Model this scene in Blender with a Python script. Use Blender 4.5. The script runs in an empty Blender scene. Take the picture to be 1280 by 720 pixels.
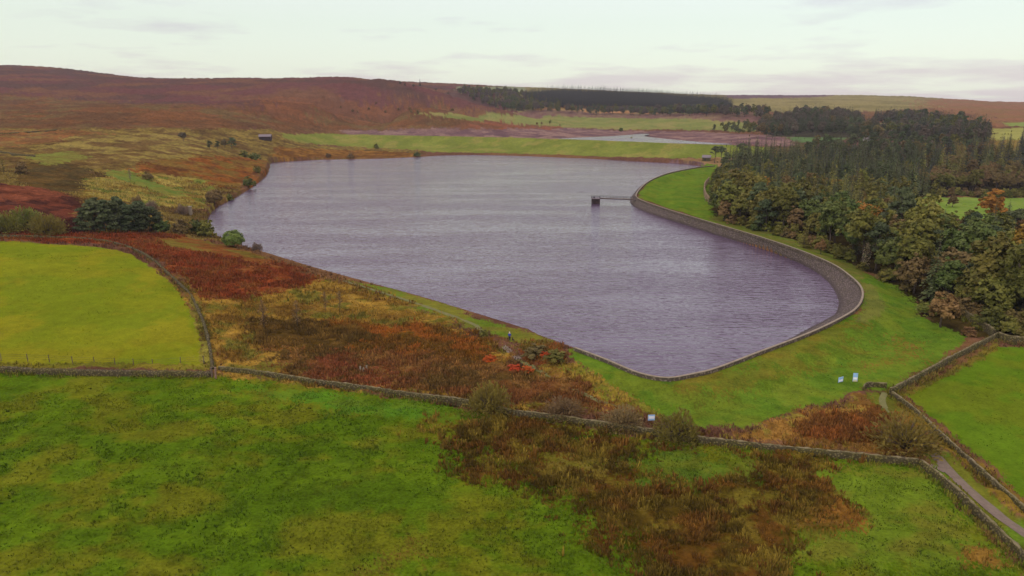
# An upland reservoir seen from the air in autumn, under an overcast sky.
import bpy, math, random
import numpy as np
from mathutils import Vector, Matrix

R = random.Random(7)
RNG = np.random.default_rng(11)
sc = bpy.context.scene
COL = sc.collection
CAM_Z = 46.0
FPX = 914.0
HAZE = 0.000055
HOR = 130.0
PITCH = math.atan((360 - HOR) / FPX)
CP, SP = math.cos(PITCH), math.sin(PITCH)

# ------------------------------------------------------------------ basics
def ray(u, v):
    a = (np.asarray(u, float) - 640) / FPX
    b = (360 - np.asarray(v, float)) / FPX
    return a, CP + b * SP, -SP + b * CP

def at_z(u, v, z):
    dx, dy, dz = ray(u, v)
    t = (z - CAM_Z) / dz
    return dx * t, dy * t, z

def at_d(u, v, d):
    dx, dy, dz = ray(u, v)
    t = d / dy
    return dx * t, dy * t, CAM_Z + dz * t

def lin(c):
    c = np.asarray(c, float) / 255.0
    return np.where(c <= 0.04045, c / 12.92, ((c + 0.055) / 1.055) ** 2.4)

def hash2(ix, iy, seed):
    h = (ix.astype(np.int64) * 374761393 + iy.astype(np.int64) * 668265263 + seed * 974634777) & 0xFFFFFFFF
    h = ((h ^ (h >> 13)) * 1274126177) & 0xFFFFFFFF
    h = (h ^ (h >> 16)) & 0xFFFFFFFF
    return h / 4294967295.0

def vnoise(x, y, seed=0):
    ix = np.floor(x); iy = np.floor(y)
    fx = x - ix; fy = y - iy
    fx = fx * fx * fx * (fx * (fx * 6 - 15) + 10); fy = fy * fy * fy * (fy * (fy * 6 - 15) + 10)
    a = hash2(ix, iy, seed); b = hash2(ix + 1, iy, seed)
    c = hash2(ix, iy + 1, seed); d = hash2(ix + 1, iy + 1, seed)
    return (a + (b - a) * fx) * (1 - fy) + (c + (d - c) * fx) * fy

def fbm(x, y, scale, seed=0, octaves=4, gain=0.5):
    """about -1..1; scale = metres of the largest lump"""
    out = np.zeros_like(x, dtype=float); amp = 1.0; tot = 0.0
    f = 1.0 / scale
    for o in range(octaves):
        c, s = math.cos(o * 0.7 + seed), math.sin(o * 0.7 + seed)
        out += amp * (vnoise((x * c - y * s) * f + 17.3 * o, (x * s + y * c) * f - 9.1 * o, seed + o) * 2 - 1)
        tot += amp; amp *= gain; f *= 2.03
    return out / tot * 1.5

def in_poly(x, y, poly):
    poly = np.asarray(poly, float)
    out = np.zeros(x.shape, bool)
    x0, y0 = poly.min(0); x1, y1 = poly.max(0)
    idx = np.nonzero((x >= x0) & (x <= x1) & (y >= y0) & (y <= y1))[0]
    if len(idx) == 0:
        return out
    px = x[idx]; py = y[idx]; ins = np.zeros(len(idx), bool)
    n = len(poly)
    for i in range(n):
        ax, ay = poly[i]; bx, by = poly[(i + 1) % n]
        if ay == by:
            continue
        c = ((ay > py) != (by > py))
        ins ^= c & (px < (bx - ax) * (py - ay) / (by - ay) + ax)
    out[idx] = ins
    return out

def seg_dist(x, y, line, closed=False):
    line = np.asarray(line, float)
    best = np.full(x.shape, 1e9)
    n = len(line)
    for i in range(n if closed else n - 1):
        ax, ay = line[i][:2]; bx, by = line[(i + 1) % n][:2]
        vx, vy = bx - ax, by - ay
        L = vx * vx + vy * vy + 1e-9
        t = np.clip(((x - ax) * vx + (y - ay) * vy) / L, 0, 1)
        best = np.minimum(best, (x - ax - t * vx) ** 2 + (y - ay - t * vy) ** 2)
    return np.sqrt(best)

def smooth_line(p, n=6):
    """Catmull-Rom through the points"""
    p = [np.asarray(q, float) for q in p]
    out = []
    for i in range(len(p) - 1):
        a = p[max(i - 1, 0)]; b = p[i]; c = p[i + 1]; d = p[min(i + 2, len(p) - 1)]
        for k in range(n):
            t = k / n
            out.append(0.5 * (2 * b + (c - a) * t + (2 * a - 5 * b + 4 * c - d) * t * t + (3 * b - a - 3 * c + d) * t ** 3))
    out.append(p[-1])
    return np.array(out)

def resample(line, step):
    line = np.asarray(line, float)
    seg = np.sqrt(((line[1:, :2] - line[:-1, :2]) ** 2).sum(1))
    s = np.concatenate([[0], np.cumsum(seg)])
    n = max(2, int(round(s[-1] / step)) + 1)
    q = np.linspace(0, s[-1], n)
    return np.stack([np.interp(q, s, line[:, k]) for k in range(line.shape[1])], 1)

def smoothstep(a, b, x):
    t = np.clip((x - a) / (b - a), 0, 1)
    return t * t * (3 - 2 * t)

# ------------------------------------------------------------------ terrain heights
CTRL_Z = [  # (u, v, z) of the photograph, z above the reservoir's water
 (0,720,2.5),(300,720,1.2),(640,720,0),(900,720,-1.5),(1280,720,-3.5),
 (0,465,3),(268,465,2),(450,485,1.5),(620,515,1.0),(820,545,0.3),(1150,580,-2),(1280,690,-3),
 (0,600,2.6),(300,600,1.5),(640,600,0.3),(900,620,-0.7),(1100,640,-2),
 (0,450,3.5),(245,440,2.5),(0,380,6),(150,340,6.5),(0,305,9),(140,312,7.5),(200,345,5.5),(240,400,3.5),
 (300,330,3),(300,380,3),(400,400,2.2),(350,350,2.5),(330,318,1.5),(450,355,1.5),(560,385,1.5),(640,415,1.8),
 (540,440,1.6),(640,470,1.3),(715,442,2.0),(700,490,0.9),(760,500,0.8),(820,520,0.7),
 (880,530,0.7),(960,522,0.0),(1050,490,-1),(1100,485,-1.5),(1150,450,-3),(1205,420,-4),(1130,370,-6),
 (1250,430,-4.5),(1280,500,-3.5),(1200,500,-2.5),(1280,600,-3.5),
 (1100,340,-8),(1000,312,-7),(940,292,-5),(900,280,-3.5),(1280,380,-7.5),(1200,330,-8.5),(1280,300,-8),
 (1160,258,-6),(1280,258,-6),(1280,245,-4.5),(1000,260,-6),(1000,230,-3),(900,240,-2),(900,225,0),
 (1150,220,0),(1280,215,2),(1000,205,3),(920,205,2.5),
 (960,192,7),(1100,185,10),(1280,185,12),(1280,170,18),(1100,168,15),(960,168,13),(1200,160,20),
 (375,178,9),(430,187,2.5),(500,191,1.8),(560,193,1),(640,193,1),(760,197,1.2),(850,201,2.5),(900,200,3.5),
 (480,165,10.5),(640,170,10.5),(760,170,10.5),(900,176,10.5),(640,161,10.5),(800,163,10.5),(900,166,10.5),
 (800,161,11.5),(640,153,15),(560,143,27),(750,145,25),(900,148,22),
 (280,248,2),(325,222,2),(200,265,4.5),(215,292,4),(250,292,2),(285,305,1.5),(345,200,2.5),(360,190,6),
]
CTRL_D = [  # (u, v, distance along the view)
 (0,82,1900),(80,86,1900),(170,97,1850),(300,98,1750),(440,97,1500),(500,102,1350),(560,119,1250),(605,134,1180),
 (300,100.5,2400),(440,100,2200),(170,100,2500),(0,86,2600),(375,100,1600),(300,105,1350),(360,104,1350),(420,102,1350),(460,101,1350),(1280,131,1900),(1200,129,1900),(1160,126,1950),(160,99,2080),(200,100,2080),(120,94,2040),(220,99,1600),(240,99.5,1700),(0,120,1100),(200,130,1000),(400,135,950),(500,140,980),(0,160,620),(200,160,650),(350,163,760),(500,158,1090),
 (560,150,1180),(400,150,900),(400,160,860),(350,166,740),(300,172,660),
 (0,180,480),(0,230,300),(0,290,208),(100,250,275),(100,205,390),(200,200,430),(200,175,560),(270,185,560),(310,195,575),(250,230,390),
 (600,138,1400),(700,140,1350),(850,141,1330),(950,143,1250),
 (700,136,1450),(740,137,1450),(830,138,1450),(880,141,1420),(750,119,1700),(870,126,1700),(660,118,1700),
 (640,109,2300),(560,105,2100),(720,112,2400),(900,120,2500),(500,104,1900),(560,126,1500),
 (1280,128,2500),(1180,126,2400),(1130,121,2200),(1060,120,2200),(980,119,2600),(1280,150,1100),(1130,140,1300),(1040,135,1400),(930,138,1250),
]
pts = []
for u, v, z in CTRL_Z:
    x, y, z = at_z(u, v, z); pts.append((x, y, z))
    if u == 0: pts.append((-y * 1.05, y * 0.75, z))
    if u == 1280: pts.append((y * 1.05, y * 0.75, z))
for u, v, d in CTRL_D:
    x, y, z = at_d(u, v, d); pts.append((x, y, z))
    if u == 0: pts.append((-y * 1.05, y * 0.75, z))
    if u == 1280: pts.append((y * 1.05, y * 0.75, z))
for a in range(-60, 61, 15):
    pts.append((5200 * math.sin(math.radians(a)), 5200 * math.cos(math.radians(a)), 30.0))
for a in range(-100, 101, 40):
    pts.append((12 * math.sin(math.radians(a)), 12 * math.cos(math.radians(a)), 0.5))
for a in (-110, 110):
    for r, z in ((60, 0), (300, 2), (1200, 30), (5000, 30)):
        pts.append((r * math.sin(math.radians(a)), r * math.cos(math.radians(a)), z))
pts = np.array(pts)

def lp(x, y):
    return np.log(np.maximum(np.hypot(x, y), 8.0)), np.arctan2(x, y)

def tps_fit(P):
    X, Y = lp(P[:, 0], P[:, 1]); n = len(P)
    d = np.hypot(X[:, None] - X, Y[:, None] - Y)
    K = np.where(d > 0, d * d * np.log(np.maximum(d, 1e-12)), 0) + np.eye(n) * 2e-4
    Q = np.stack([np.ones(n), X, Y], 1)
    A = np.zeros((n + 3, n + 3)); A[:n, :n] = K; A[:n, n:] = Q; A[n:, :n] = Q.T
    return X, Y, np.linalg.solve(A, np.concatenate([P[:, 2], [0, 0, 0]]))

_tx, _ty, _tw = tps_fit(pts)
GX = np.linspace(math.log(8), math.log(6500), 560)
GY = np.radians(np.linspace(-115, 115, 620))
_g = np.zeros((len(GX), len(GY)))
for i, gx in enumerate(GX):
    d = np.hypot(gx - _tx[:, None], GY[None, :] - _ty[:, None])
    _g[i] = _tw[:-3] @ (d * d * np.log(np.maximum(d, 1e-12))) + _tw[-3] + _tw[-2] * gx + _tw[-1] * GY

def base_h(x, y):
    X, Y = lp(x, y)
    i = np.clip((X - GX[0]) / (GX[1] - GX[0]), 0, len(GX) - 1.001)
    j = np.clip((Y - GY[0]) / (GY[1] - GY[0]), 0, len(GY) - 1.001)
    i0 = i.astype(int); j0 = j.astype(int); fi = i - i0; fj = j - j0
    z = (_g[i0, j0] * (1 - fi) + _g[i0 + 1, j0] * fi) * (1 - fj) + (_g[i0, j0 + 1] * (1 - fi) + _g[i0 + 1, j0 + 1] * fi) * fj
    back = smoothstep(math.radians(80), math.radians(112), np.abs(Y))
    return z * (1 - back)

# the reservoir, its dam and the embankment of the upper reservoir
CREST_Z = 3.0
crest_px = [(893,208),(872,210),(850,214),(830,219),(812,227),(801,236),(795,246),(803,252),(825,260),(850,268),(900,283),(950,298),
            (1000,315),(1040,332),(1062,347),(1075,360),(1078,373),(1070,388),(1048,402),(1010,420),(950,443),(895,464),(862,472),(838,476),
            (815,474),(790,467),(755,452),(718,438)]
crest = smooth_line([at_z(u, v, CREST_Z)[:2] for u, v in crest_px], 6)
right_water_px = [(884,208.5),(868,212),(848,216),(824,221),(805,230),(794,240),(788,250),(791,257),(810,266),(850,279),(900,295),(950,310),(990,325),
                  (1015,337),(1035,352),(1046,368),(1049,380),(1045,393)]
rw = smooth_line([at_z(u, v, 0)[:2] for u, v in right_water_px], 6)
# along the near arm the water's edge is hidden by the parapet: 5.5 m inside the crest
i0 = int(np.argmin(np.hypot(crest[:, 0] - at_z(1050, 402, 3)[0], crest[:, 1] - at_z(1050, 402, 3)[1])))
near = crest[i0 + 6:]
tn = np.gradient(near, axis=0); tn /= np.linalg.norm(tn, axis=1)[:, None]
near_w = near + np.stack([tn[:, 1], -tn[:, 0]], 1) * 5.5
if in_poly(near_w[5:6, 0], near_w[5:6, 1], np.concatenate([crest, [at_z(400, 230, 0)[:2]]])).sum() == 0:
    near_w = near - np.stack([tn[:, 1], -tn[:, 0]], 1) * 5.5
left_px = [(660,415),(610,398),(560,382),(500,364),(440,347),(390,332),(345,319),(320,312),(290,302),(266,292),(258,279),(262,268),(272,258),
           (295,246),(305,240),(320,230),(333,218),(337,207),(341,203),(400,199.5),(440,199),(470,198.5),(520,196.5),(560,194),(620,194),(700,197),(760,199.5),(815,202.5),(850,204.5),(870,206.5)]
lw = smooth_line([at_z(u, v, 0.9 if v > 290 else 0)[:2] for u, v in left_px], 4)
dam_water = np.concatenate([rw, near_w])
water_poly = np.concatenate([dam_water, lw])
crest_poly = np.concatenate([crest, lw])

emb_px = [(352,167.5),(400,168),(450,168.5),(540,170),(640,172),(720,174.5),(800,177.5),(850,179.5),(900,181),(930,182),(962,184)]
emb = smooth_line([at_z(u, v, 13.0)[:2] for u, v in emb_px], 6)

def height(x, y, rough=True):
    x = np.asarray(x, float).ravel(); y = np.asarray(y, float).ravel()
    z = base_h(x, y)
    r = np.hypot(x, y)
    if rough:
        z = z + fbm(x, y, 60, 3, 4) * np.clip(r / 600, 0.05, 1.0) * 1.3 + fbm(x, y, 400, 5, 5) * smoothstep(500, 1800, r) * 2.0
    # embankment of the upper reservoir
    m = np.nonzero((y > 350) & (y < 1000))[0]
    if len(m):
        d = seg_dist(x[m], y[m], emb)
        z[m] = np.maximum(z[m], 13.0 - np.maximum(0, d - 2.5) / 3.2)
    # lake and dam
    w0 = water_poly.min(0) - 60; w1 = water_poly.max(0) + 60
    c1 = crest.max(0) + 60
    m = np.nonzero((x > w0[0]) & (x < max(w1[0], c1[0])) & (y > w0[1]) & (y < w1[1]))[0]
    if len(m):
        xm, ym = x[m], y[m]; zm = z[m]
        dw = seg_dist(xm, ym, water_poly, True)
        wet = in_poly(xm, ym, water_poly)
        zm = np.where(~wet, np.maximum(zm, 0.2 + 0.14 * np.minimum(dw, 9)), zm)
        dc = seg_dist(xm, ym, crest)
        ddam = seg_dist(xm, ym, dam_water)
        inc = in_poly(xm, ym, crest_poly) & ~wet & (ddam < 25) & (dc < 25)
        bank = CREST_Z - np.maximum(0, dc - 3.6) / 3.6
        zm = np.where(~wet & ~inc, np.maximum(zm, bank), zm)
        zm = np.where(inc, CREST_Z * ddam / (ddam + dc + 1e-6) - 0.30, zm)
        zm = np.where(wet, -0.25 - np.minimum(2.5, dw * 0.35), zm)
        z[m] = zm
    return z

def hit(u, v, lift=0.0):
    """where the view through a pixel of the photograph meets the ground"""
    u = np.asarray(u, float).ravel(); v = np.asarray(v, float).ravel()
    dx, dy, dz = ray(u, v)
    ds = np.exp(np.linspace(math.log(40), math.log(4600), 420))
    res = np.full(len(u), 4600.0); done = np.zeros(len(u), bool); prev = np.full(len(u), 40.0)
    T = ds[None, :] / dy[:, None]
    X = dx[:, None] * T; Y = np.broadcast_to(ds, T.shape); Z = CAM_Z + dz[:, None] * T
    H = height(X.ravel(), Y.ravel(), False).reshape(T.shape) + lift
    D = Z - H
    for i in range(len(u)):
        k = np.nonzero(D[i] < 0)[0]
        if len(k) and k[0] > 0:
            a = k[0]; f = D[i, a - 1] / (D[i, a - 1] - D[i, a])
            res[i] = ds[a - 1] + f * (ds[a] - ds[a - 1])
        elif len(k):
            res[i] = 40
    t = res / dy
    return np.stack([dx * t, res], 1)

def hits(px, n=3):
    """a polyline of pixels, densified, on the ground"""
    px = np.asarray(px, float); out = []
    for i in range(len(px) - 1):
        for k in range(n):
            out.append(px[i] + (px[i + 1] - px[i]) * k / n)
    out.append(px[-1]); out = np.array(out)
    return hit(out[:, 0], out[:, 1])

def hpoly(px, n=3):
    return hits(list(px) + [px[0]], n)[:-1]

def gz(x, y):
    return float(height(np.array([x]), np.array([y]))[0])

def spot(u, v):
    p = hit([u], [v])[0]
    return float(p[0]), float(p[1]), gz(p[0], p[1])

# ------------------------------------------------------------------ object helpers
def link(o, parent=None):
    COL.objects.link(o)
    if parent is not None: o.parent = parent
    return o

def tag(o, label=None, cat=None, group=None, kind=None):
    if label: o['label'] = label
    if cat: o['category'] = cat
    if group: o['group'] = group
    if kind: o['kind'] = kind
    return o

def thing(name, label, cat, loc=(0, 0, 0), rz=0.0, group=None, scale=None):
    o = bpy.data.objects.new(name, None); o.empty_display_size = 0.5
    o.location = loc; o.rotation_euler = (0, 0, rz)
    if scale is not None: o.scale = scale if hasattr(scale, '__len__') else (scale,) * 3
    link(o); return tag(o, label, cat, group)

def mesh_np(name, V, F, mat=None, smooth=False, colors=None, cname='tint', uniform=0):
    """V (n,3); F (m,k) all faces with k corners"""
    me = bpy.data.meshes.new(name)
    V = np.asarray(V, np.float32); F = np.asarray(F, np.int32)
    me.vertices.add(len(V)); me.vertices.foreach_set('co', V.ravel())
    k = F.shape[1]
    me.loops.add(F.size); me.loops.foreach_set('vertex_index', F.ravel())
    me.polygons.add(len(F))
    me.polygons.foreach_set('loop_start', np.arange(0, F.size, k, dtype=np.int32))
    me.polygons.foreach_set('loop_total', np.full(len(F), k, np.int32))
    me.update(calc_edges=True)
    if smooth: me.polygons.foreach_set('use_smooth', np.ones(len(F), bool))
    if colors is not None:
        a = me.attributes.new(cname, 'FLOAT_COLOR', 'POINT')
        c = np.ones((len(V), 4), np.float32); c[:, :3] = colors
        a.data.foreach_set('color', c.ravel())
    if mat: me.materials.append(mat)
    return me

def obj(name, me, parent=None):
    return link(bpy.data.objects.new(name, me), parent)

class MB:
    """collects simple solids into one mesh"""
    def __init__(s): s.v = []; s.f = []
    def add(s, vs, fs):
        o = len(s.v); s.v += [tuple(p) for p in vs]; s.f += [tuple(i + o for i in f) for f in fs]
    def box(s, c, size, rz=0.0, taper=1.0, jit=0.0):
        hx, hy, hz = size[0] / 2, size[1] / 2, size[2] / 2
        ca, sa = math.cos(rz), math.sin(rz); vs = []
        for z, k in ((-hz, 1), (hz, taper)):
            for x, y in ((-hx, -hy), (hx, -hy), (hx, hy), (-hx, hy)):
                x, y = x * k + R.uniform(-jit, jit), y * k + R.uniform(-jit, jit)
                vs.append((c[0] + x * ca - y * sa, c[1] + x * sa + y * ca, c[2] + z + R.uniform(-jit, jit)))
        s.add(vs, [(3, 2, 1, 0), (4, 5, 6, 7), (0, 1, 5, 4), (1, 2, 6, 5), (2, 3, 7, 6), (3, 0, 4, 7)])
    def tube(s, pts, radii, n=7, cap=True):
        pts = [Vector(p) for p in pts]; rings = []
        for i, p in enumerate(pts):
            d = (pts[min(i + 1, len(pts) - 1)] - pts[max(i - 1, 0)]).normalized()
            a = d.cross(Vector((0.31, 0.17, 0.93))); a = (a if a.length > 1e-3 else d.cross(Vector((1, 0, 0)))).normalized(); b = d.cross(a)
            rings.append([p + (a * math.cos(6.2832 * k / n) + b * math.sin(6.2832 * k / n)) * radii[i] for k in range(n)])
        vs = [q for r in rings for q in r]; fs = []
        for i in range(len(pts) - 1):
            for k in range(n):
                fs.append((i * n + k, i * n + (k + 1) % n, (i + 1) * n + (k + 1) % n, (i + 1) * n + k))
        if cap:
            fs.append(tuple(range(n))[::-1]); fs.append(tuple((len(pts) - 1) * n + k for k in range(n)))
        s.add(vs, fs)
    def mesh(s, name, mat, smooth=False):
        me = bpy.data.meshes.new(name); me.from_pydata(s.v, [], s.f); me.update()
        if smooth: me.polygons.foreach_set('use_smooth', np.ones(len(me.polygons), bool))
        if mat: me.materials.append(mat)
        return me
    def build(s, name, mat, parent=None, smooth=False):
        return obj(name, s.mesh(name, mat, smooth), parent)

# ------------------------------------------------------------------ materials
def nt(name):
    m = bpy.data.materials.new(name); m.use_nodes = True
    t = m.node_tree; b = t.nodes['Principled BSDF']
    b.inputs['Roughness'].default_value = 0.9
    b.inputs['Specular IOR Level'].default_value = 0.15
    return m, t, b

def N(t, typ, **kw):
    n = t.nodes.new(typ)
    for k, v in kw.items():
        if k in n.inputs: n.inputs[k].default_value = v
        else: setattr(n, k, v)
    return n

def noise(t, vec, scale, detail=4, rough=0.55):
    n = N(t, 'ShaderNodeTexNoise'); n.inputs['Scale'].default_value = scale
    n.inputs['Detail'].default_value = detail; n.inputs['Roughness'].default_value = rough
    t.links.new(vec, n.inputs['Vector']); return n.outputs['Fac']

def maprange(t, val, a, b, c, d):
    n = N(t, 'ShaderNodeMapRange'); n.inputs[1].default_value = a; n.inputs[2].default_value = b
    n.inputs[3].default_value = c; n.inputs[4].default_value = d
    t.links.new(val, n.inputs[0]); return n.outputs[0]

def math_n(t, op, a, b=None):
    n = N(t, 'ShaderNodeMath', operation=op)
    for k, x in enumerate((a, b)):
        if x is None: continue
        if isinstance(x, (int, float)): n.inputs[k].default_value = x
        else: t.links.new(x, n.inputs[k])
    return n.outputs[0]

def mixc(t, fac, a, b, mode='MIX'):
    n = N(t, 'ShaderNodeMix', data_type='RGBA', blend_type=mode)
    for k, x in ((0, fac), (6, a), (7, b)):
        if isinstance(x, (int, float)): n.inputs[k].default_value = x
        elif isinstance(x, (tuple, list, np.ndarray)): n.inputs[k].default_value = (*[float(q) for q in x[:3]], 1)
        else: t.links.new(x, n.inputs[k])
    return n.outputs[2]

def bump(t, b, h, strength, dist):
    n = N(t, 'ShaderNodeBump'); n.inputs['Strength'].default_value = strength; n.inputs['Distance'].default_value = dist
    t.links.new(h, n.inputs['Height']); t.links.new(n.outputs['Normal'], b.inputs['Normal']); return n

def simple_mat(name, c1, c2, scale=3.0, rough=0.9, bumpd=0.0, coord='Position'):
    """two-tone procedural colour"""
    m, t, b = nt(name)
    v = N(t, 'ShaderNodeNewGeometry').outputs['Position'] if coord == 'Position' else N(t, 'ShaderNodeTexCoord').outputs['Object']
    f = noise(t, v, scale, 5, 0.65)
    t.links.new(mixc(t, maprange(t, f, 0.33, 0.67, 0, 1), c1, c2), b.inputs['Base Color'])
    b.inputs['Roughness'].default_value = rough
    if bumpd: bump(t, b, f, 0.8, bumpd)
    return m

def leaf_mat(name, c1, c2, var=0.35):
    """foliage: light and dark leaf clumps, each tree a little different"""
    m, t, b = nt(name)
    tc = N(t, 'ShaderNodeTexCoord').outputs['Object']
    oi = N(t, 'ShaderNodeObjectInfo')
    f = noise(t, tc, 0.55, 4, 0.7)
    col = mixc(t, maprange(t, f, 0.36, 0.64, 0, 1), c1, c2)
    hs = N(t, 'ShaderNodeHueSaturation')
    t.links.new(col, hs.inputs['Color'])
    t.links.new(maprange(t, oi.outputs['Random'], 0, 1, 0.48, 0.52), hs.inputs['Hue'])
    wn = N(t, 'ShaderNodeTexWhiteNoise', noise_dimensions='1D'); t.links.new(oi.outputs['Random'], wn.inputs['W'])
    t.links.new(maprange(t, wn.outputs['Value'], 0, 1, 1 - var, 1 + var), hs.inputs['Value'])
    t.links.new(hs.outputs['Color'], b.inputs['Base Color'])
    b.inputs['Roughness'].default_value = 0.75
    tr = N(t, 'ShaderNodeBsdfTranslucent'); t.links.new(hs.outputs['Color'], tr.inputs['Color'])
    mx = N(t, 'ShaderNodeMixShader'); mx.inputs[0].default_value = 0.25
    t.links.new(b.outputs[0], mx.inputs[1]); t.links.new(tr.outputs[0], mx.inputs[2])
    t.links.new(mx.outputs[0], t.nodes['Material Output'].inputs['Surface'])
    return m

def tint_mat(name):
    """small plants: colour kept per plant, mottled"""
    m, t, b = nt(name)
    at = N(t, 'ShaderNodeAttribute', attribute_name='tint')
    v = N(t, 'ShaderNodeNewGeometry').outputs['Position']
    f = noise(t, v, 2.2, 3, 0.6)
    mul = maprange(t, f, 0.3, 0.7, 0.7, 1.3)
    g = N(t, 'ShaderNodeCombineColor')
    for k in range(3): t.links.new(mul, g.inputs[k])
    c = mixc(t, 1.0, at.outputs['Color'], g.outputs[0], 'MULTIPLY')
    t.links.new(c, b.inputs['Base Color'])
    tr = N(t, 'ShaderNodeBsdfTranslucent'); t.links.new(c, tr.inputs['Color'])
    mx = N(t, 'ShaderNodeMixShader'); mx.inputs[0].default_value = 0.25
    t.links.new(b.outputs[0], mx.inputs[1]); t.links.new(tr.outputs[0], mx.inputs[2])
    t.links.new(mx.outputs[0], t.nodes['Material Output'].inputs['Surface'])
    return m

def ground_mat():
    m, t, b = nt('ground')
    at = N(t, 'ShaderNodeAttribute', attribute_name='cover')
    ro = N(t, 'ShaderNodeAttribute', attribute_name='rough').outputs['Fac']
    v = N(t, 'ShaderNodeNewGeometry').outputs['Position']
    fine = noise(t, v, 2.6, 4, 0.65); mid = noise(t, v, 0.45, 4, 0.6); big = noise(t, v, 0.06, 5, 0.6)
    h = math_n(t, 'ADD', math_n(t, 'MULTIPLY', fine, 0.8), math_n(t, 'ADD', math_n(t, 'MULTIPLY', mid, 0.7), math_n(t, 'MULTIPLY', big, 0.5)))
    dev = math_n(t, 'SUBTRACT', h, 1.0)
    mul = math_n(t, 'ADD', 1.0, math_n(t, 'MULTIPLY', dev, math_n(t, 'ADD', 0.7, math_n(t, 'MULTIPLY', ro, 2.0))))
    mul = math_n(t, 'MAXIMUM', mul, 0.35)
    g = N(t, 'ShaderNodeCombineColor')
    for k in range(3): t.links.new(mul, g.inputs[k])
    t.links.new(mixc(t, 1.0, at.outputs['Color'], g.outputs[0], 'MULTIPLY'), b.inputs['Base Color'])
    b.inputs['Roughness'].default_value = 1.0; b.inputs['Specular IOR Level'].default_value = 0.0
    bn = bump(t, b, math_n(t, 'ADD', math_n(t, 'MULTIPLY', fine, 0.5), mid), 0.7, 0.3)
    t.links.new(maprange(t, ro, 0, 1, 0.3, 1.0), bn.inputs['Strength'])
    return m

def water_mat():
    m, t, b = nt('water')
    b.inputs['Base Color'].default_value = (0.074, 0.052, 0.078, 1)
    b.inputs['IOR'].default_value = 1.333; b.inputs['Specular Tint'].default_value = (1.0, 0.93, 1.0, 1); b.inputs['Specular IOR Level'].default_value = 0.5
    v = N(t, 'ShaderNodeNewGeometry').outputs['Position']
    mp = N(t, 'ShaderNodeMapping'); mp.inputs['Scale'].default_value = (0.30, 1.0, 1); mp.inputs['Rotation'].default_value = (0, 0, math.radians(8))
    t.links.new(v, mp.inputs['Vector'])
    w = mp.outputs['Vector']
    a = noise(t, w, 1.0, 2, 0.55); c = noise(t, w, 0.22, 3, 0.5)
    mp2 = N(t, 'ShaderNodeMapping'); mp2.inputs['Scale'].default_value = (0.012, 0.045, 1); mp2.inputs['Rotation'].default_value = (0, 0, math.radians(-22))
    t.links.new(v, mp2.inputs['Vector'])
    gust = noise(t, mp2.outputs['Vector'], 1.0, 5, 0.6)
    h = math_n(t, 'ADD', a, math_n(t, 'MULTIPLY', c, 0.8))
    bn = bump(t, b, h, 0.6, 0.6)
    t.links.new(maprange(t, gust, 0.40, 0.60, 0.32, 0.70), bn.inputs['Strength'])
    t.links.new(maprange(t, gust, 0.40, 0.60, 0.05, 0.14), b.inputs['Roughness'])
    return m

def stone_mat(name, c1, c2, moss, cell=2.6, moss_amt=0.5):
    """dry stone: cells of differing tone, dark joints, lichen"""
    m, t, b = nt(name)
    v = N(t, 'ShaderNodeNewGeometry').outputs['Position']
    vo = N(t, 'ShaderNodeTexVoronoi'); vo.inputs['Scale'].default_value = cell; t.links.new(v, vo.inputs['Vector'])
    sp = N(t, 'ShaderNodeSeparateColor'); t.links.new(vo.outputs['Color'], sp.inputs[0])
    col = mixc(t, sp.outputs[0], c1, c2)
    f = noise(t, v, 0.6, 5, 0.7)
    col = mixc(t, maprange(t, f, 0.62 - moss_amt * 0.3, 0.85 - moss_amt * 0.3, 0, 0.9), col, moss)
    joint = maprange(t, vo.outputs['Distance'], 0.28, 0.5, 1.0, 0.4)
    g = N(t, 'ShaderNodeCombineColor')
    for k in range(3): t.links.new(joint, g.inputs[k])
    t.links.new(mixc(t, 1.0, col, g.outputs[0], 'MULTIPLY'), b.inputs['Base Color'])
    bump(t, b, joint, 0.8, 0.12)
    return m

M = {}
M['ground'] = ground_mat()
M['water'] = water_mat()
M['tuft'] = tint_mat('small_plants')
M['wall'] = stone_mat('dry_stone', (0.165, 0.135, 0.070), (0.110, 0.088, 0.046), (0.140, 0.122, 0.032), 3.2, 0.8)
M['wallpale'] = stone_mat('pale_stone', (0.19, 0.155, 0.085), (0.13, 0.105, 0.058), (0.135, 0.125, 0.03), 3.0, 0.9)
M['parapet'] = stone_mat('parapet_stone', (0.20, 0.16, 0.11), (0.15, 0.12, 0.08), (0.12, 0.10, 0.04), 2.2, 0.4)
M['tanwall'] = stone_mat('tan_stone', (0.42, 0.30, 0.16), (0.32, 0.22, 0.12), (0.30, 0.20, 0.10), 2.2, 0.3)
M['coping'] = simple_mat('coping_stone', (0.27, 0.225, 0.155), (0.18, 0.15, 0.095), 1.2)
M['cope'] = simple_mat('lichened_skylit_cope', (0.20, 0.165, 0.085), (0.10, 0.088, 0.032), 0.9)  # paler wall top: lichen, with light from the sky put into the colour
M['facing'] = stone_mat('dam_pitching', (0.18, 0.142, 0.112), (0.125, 0.097, 0.078), (0.135, 0.115, 0.055), 2.6, 0.4)
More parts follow.
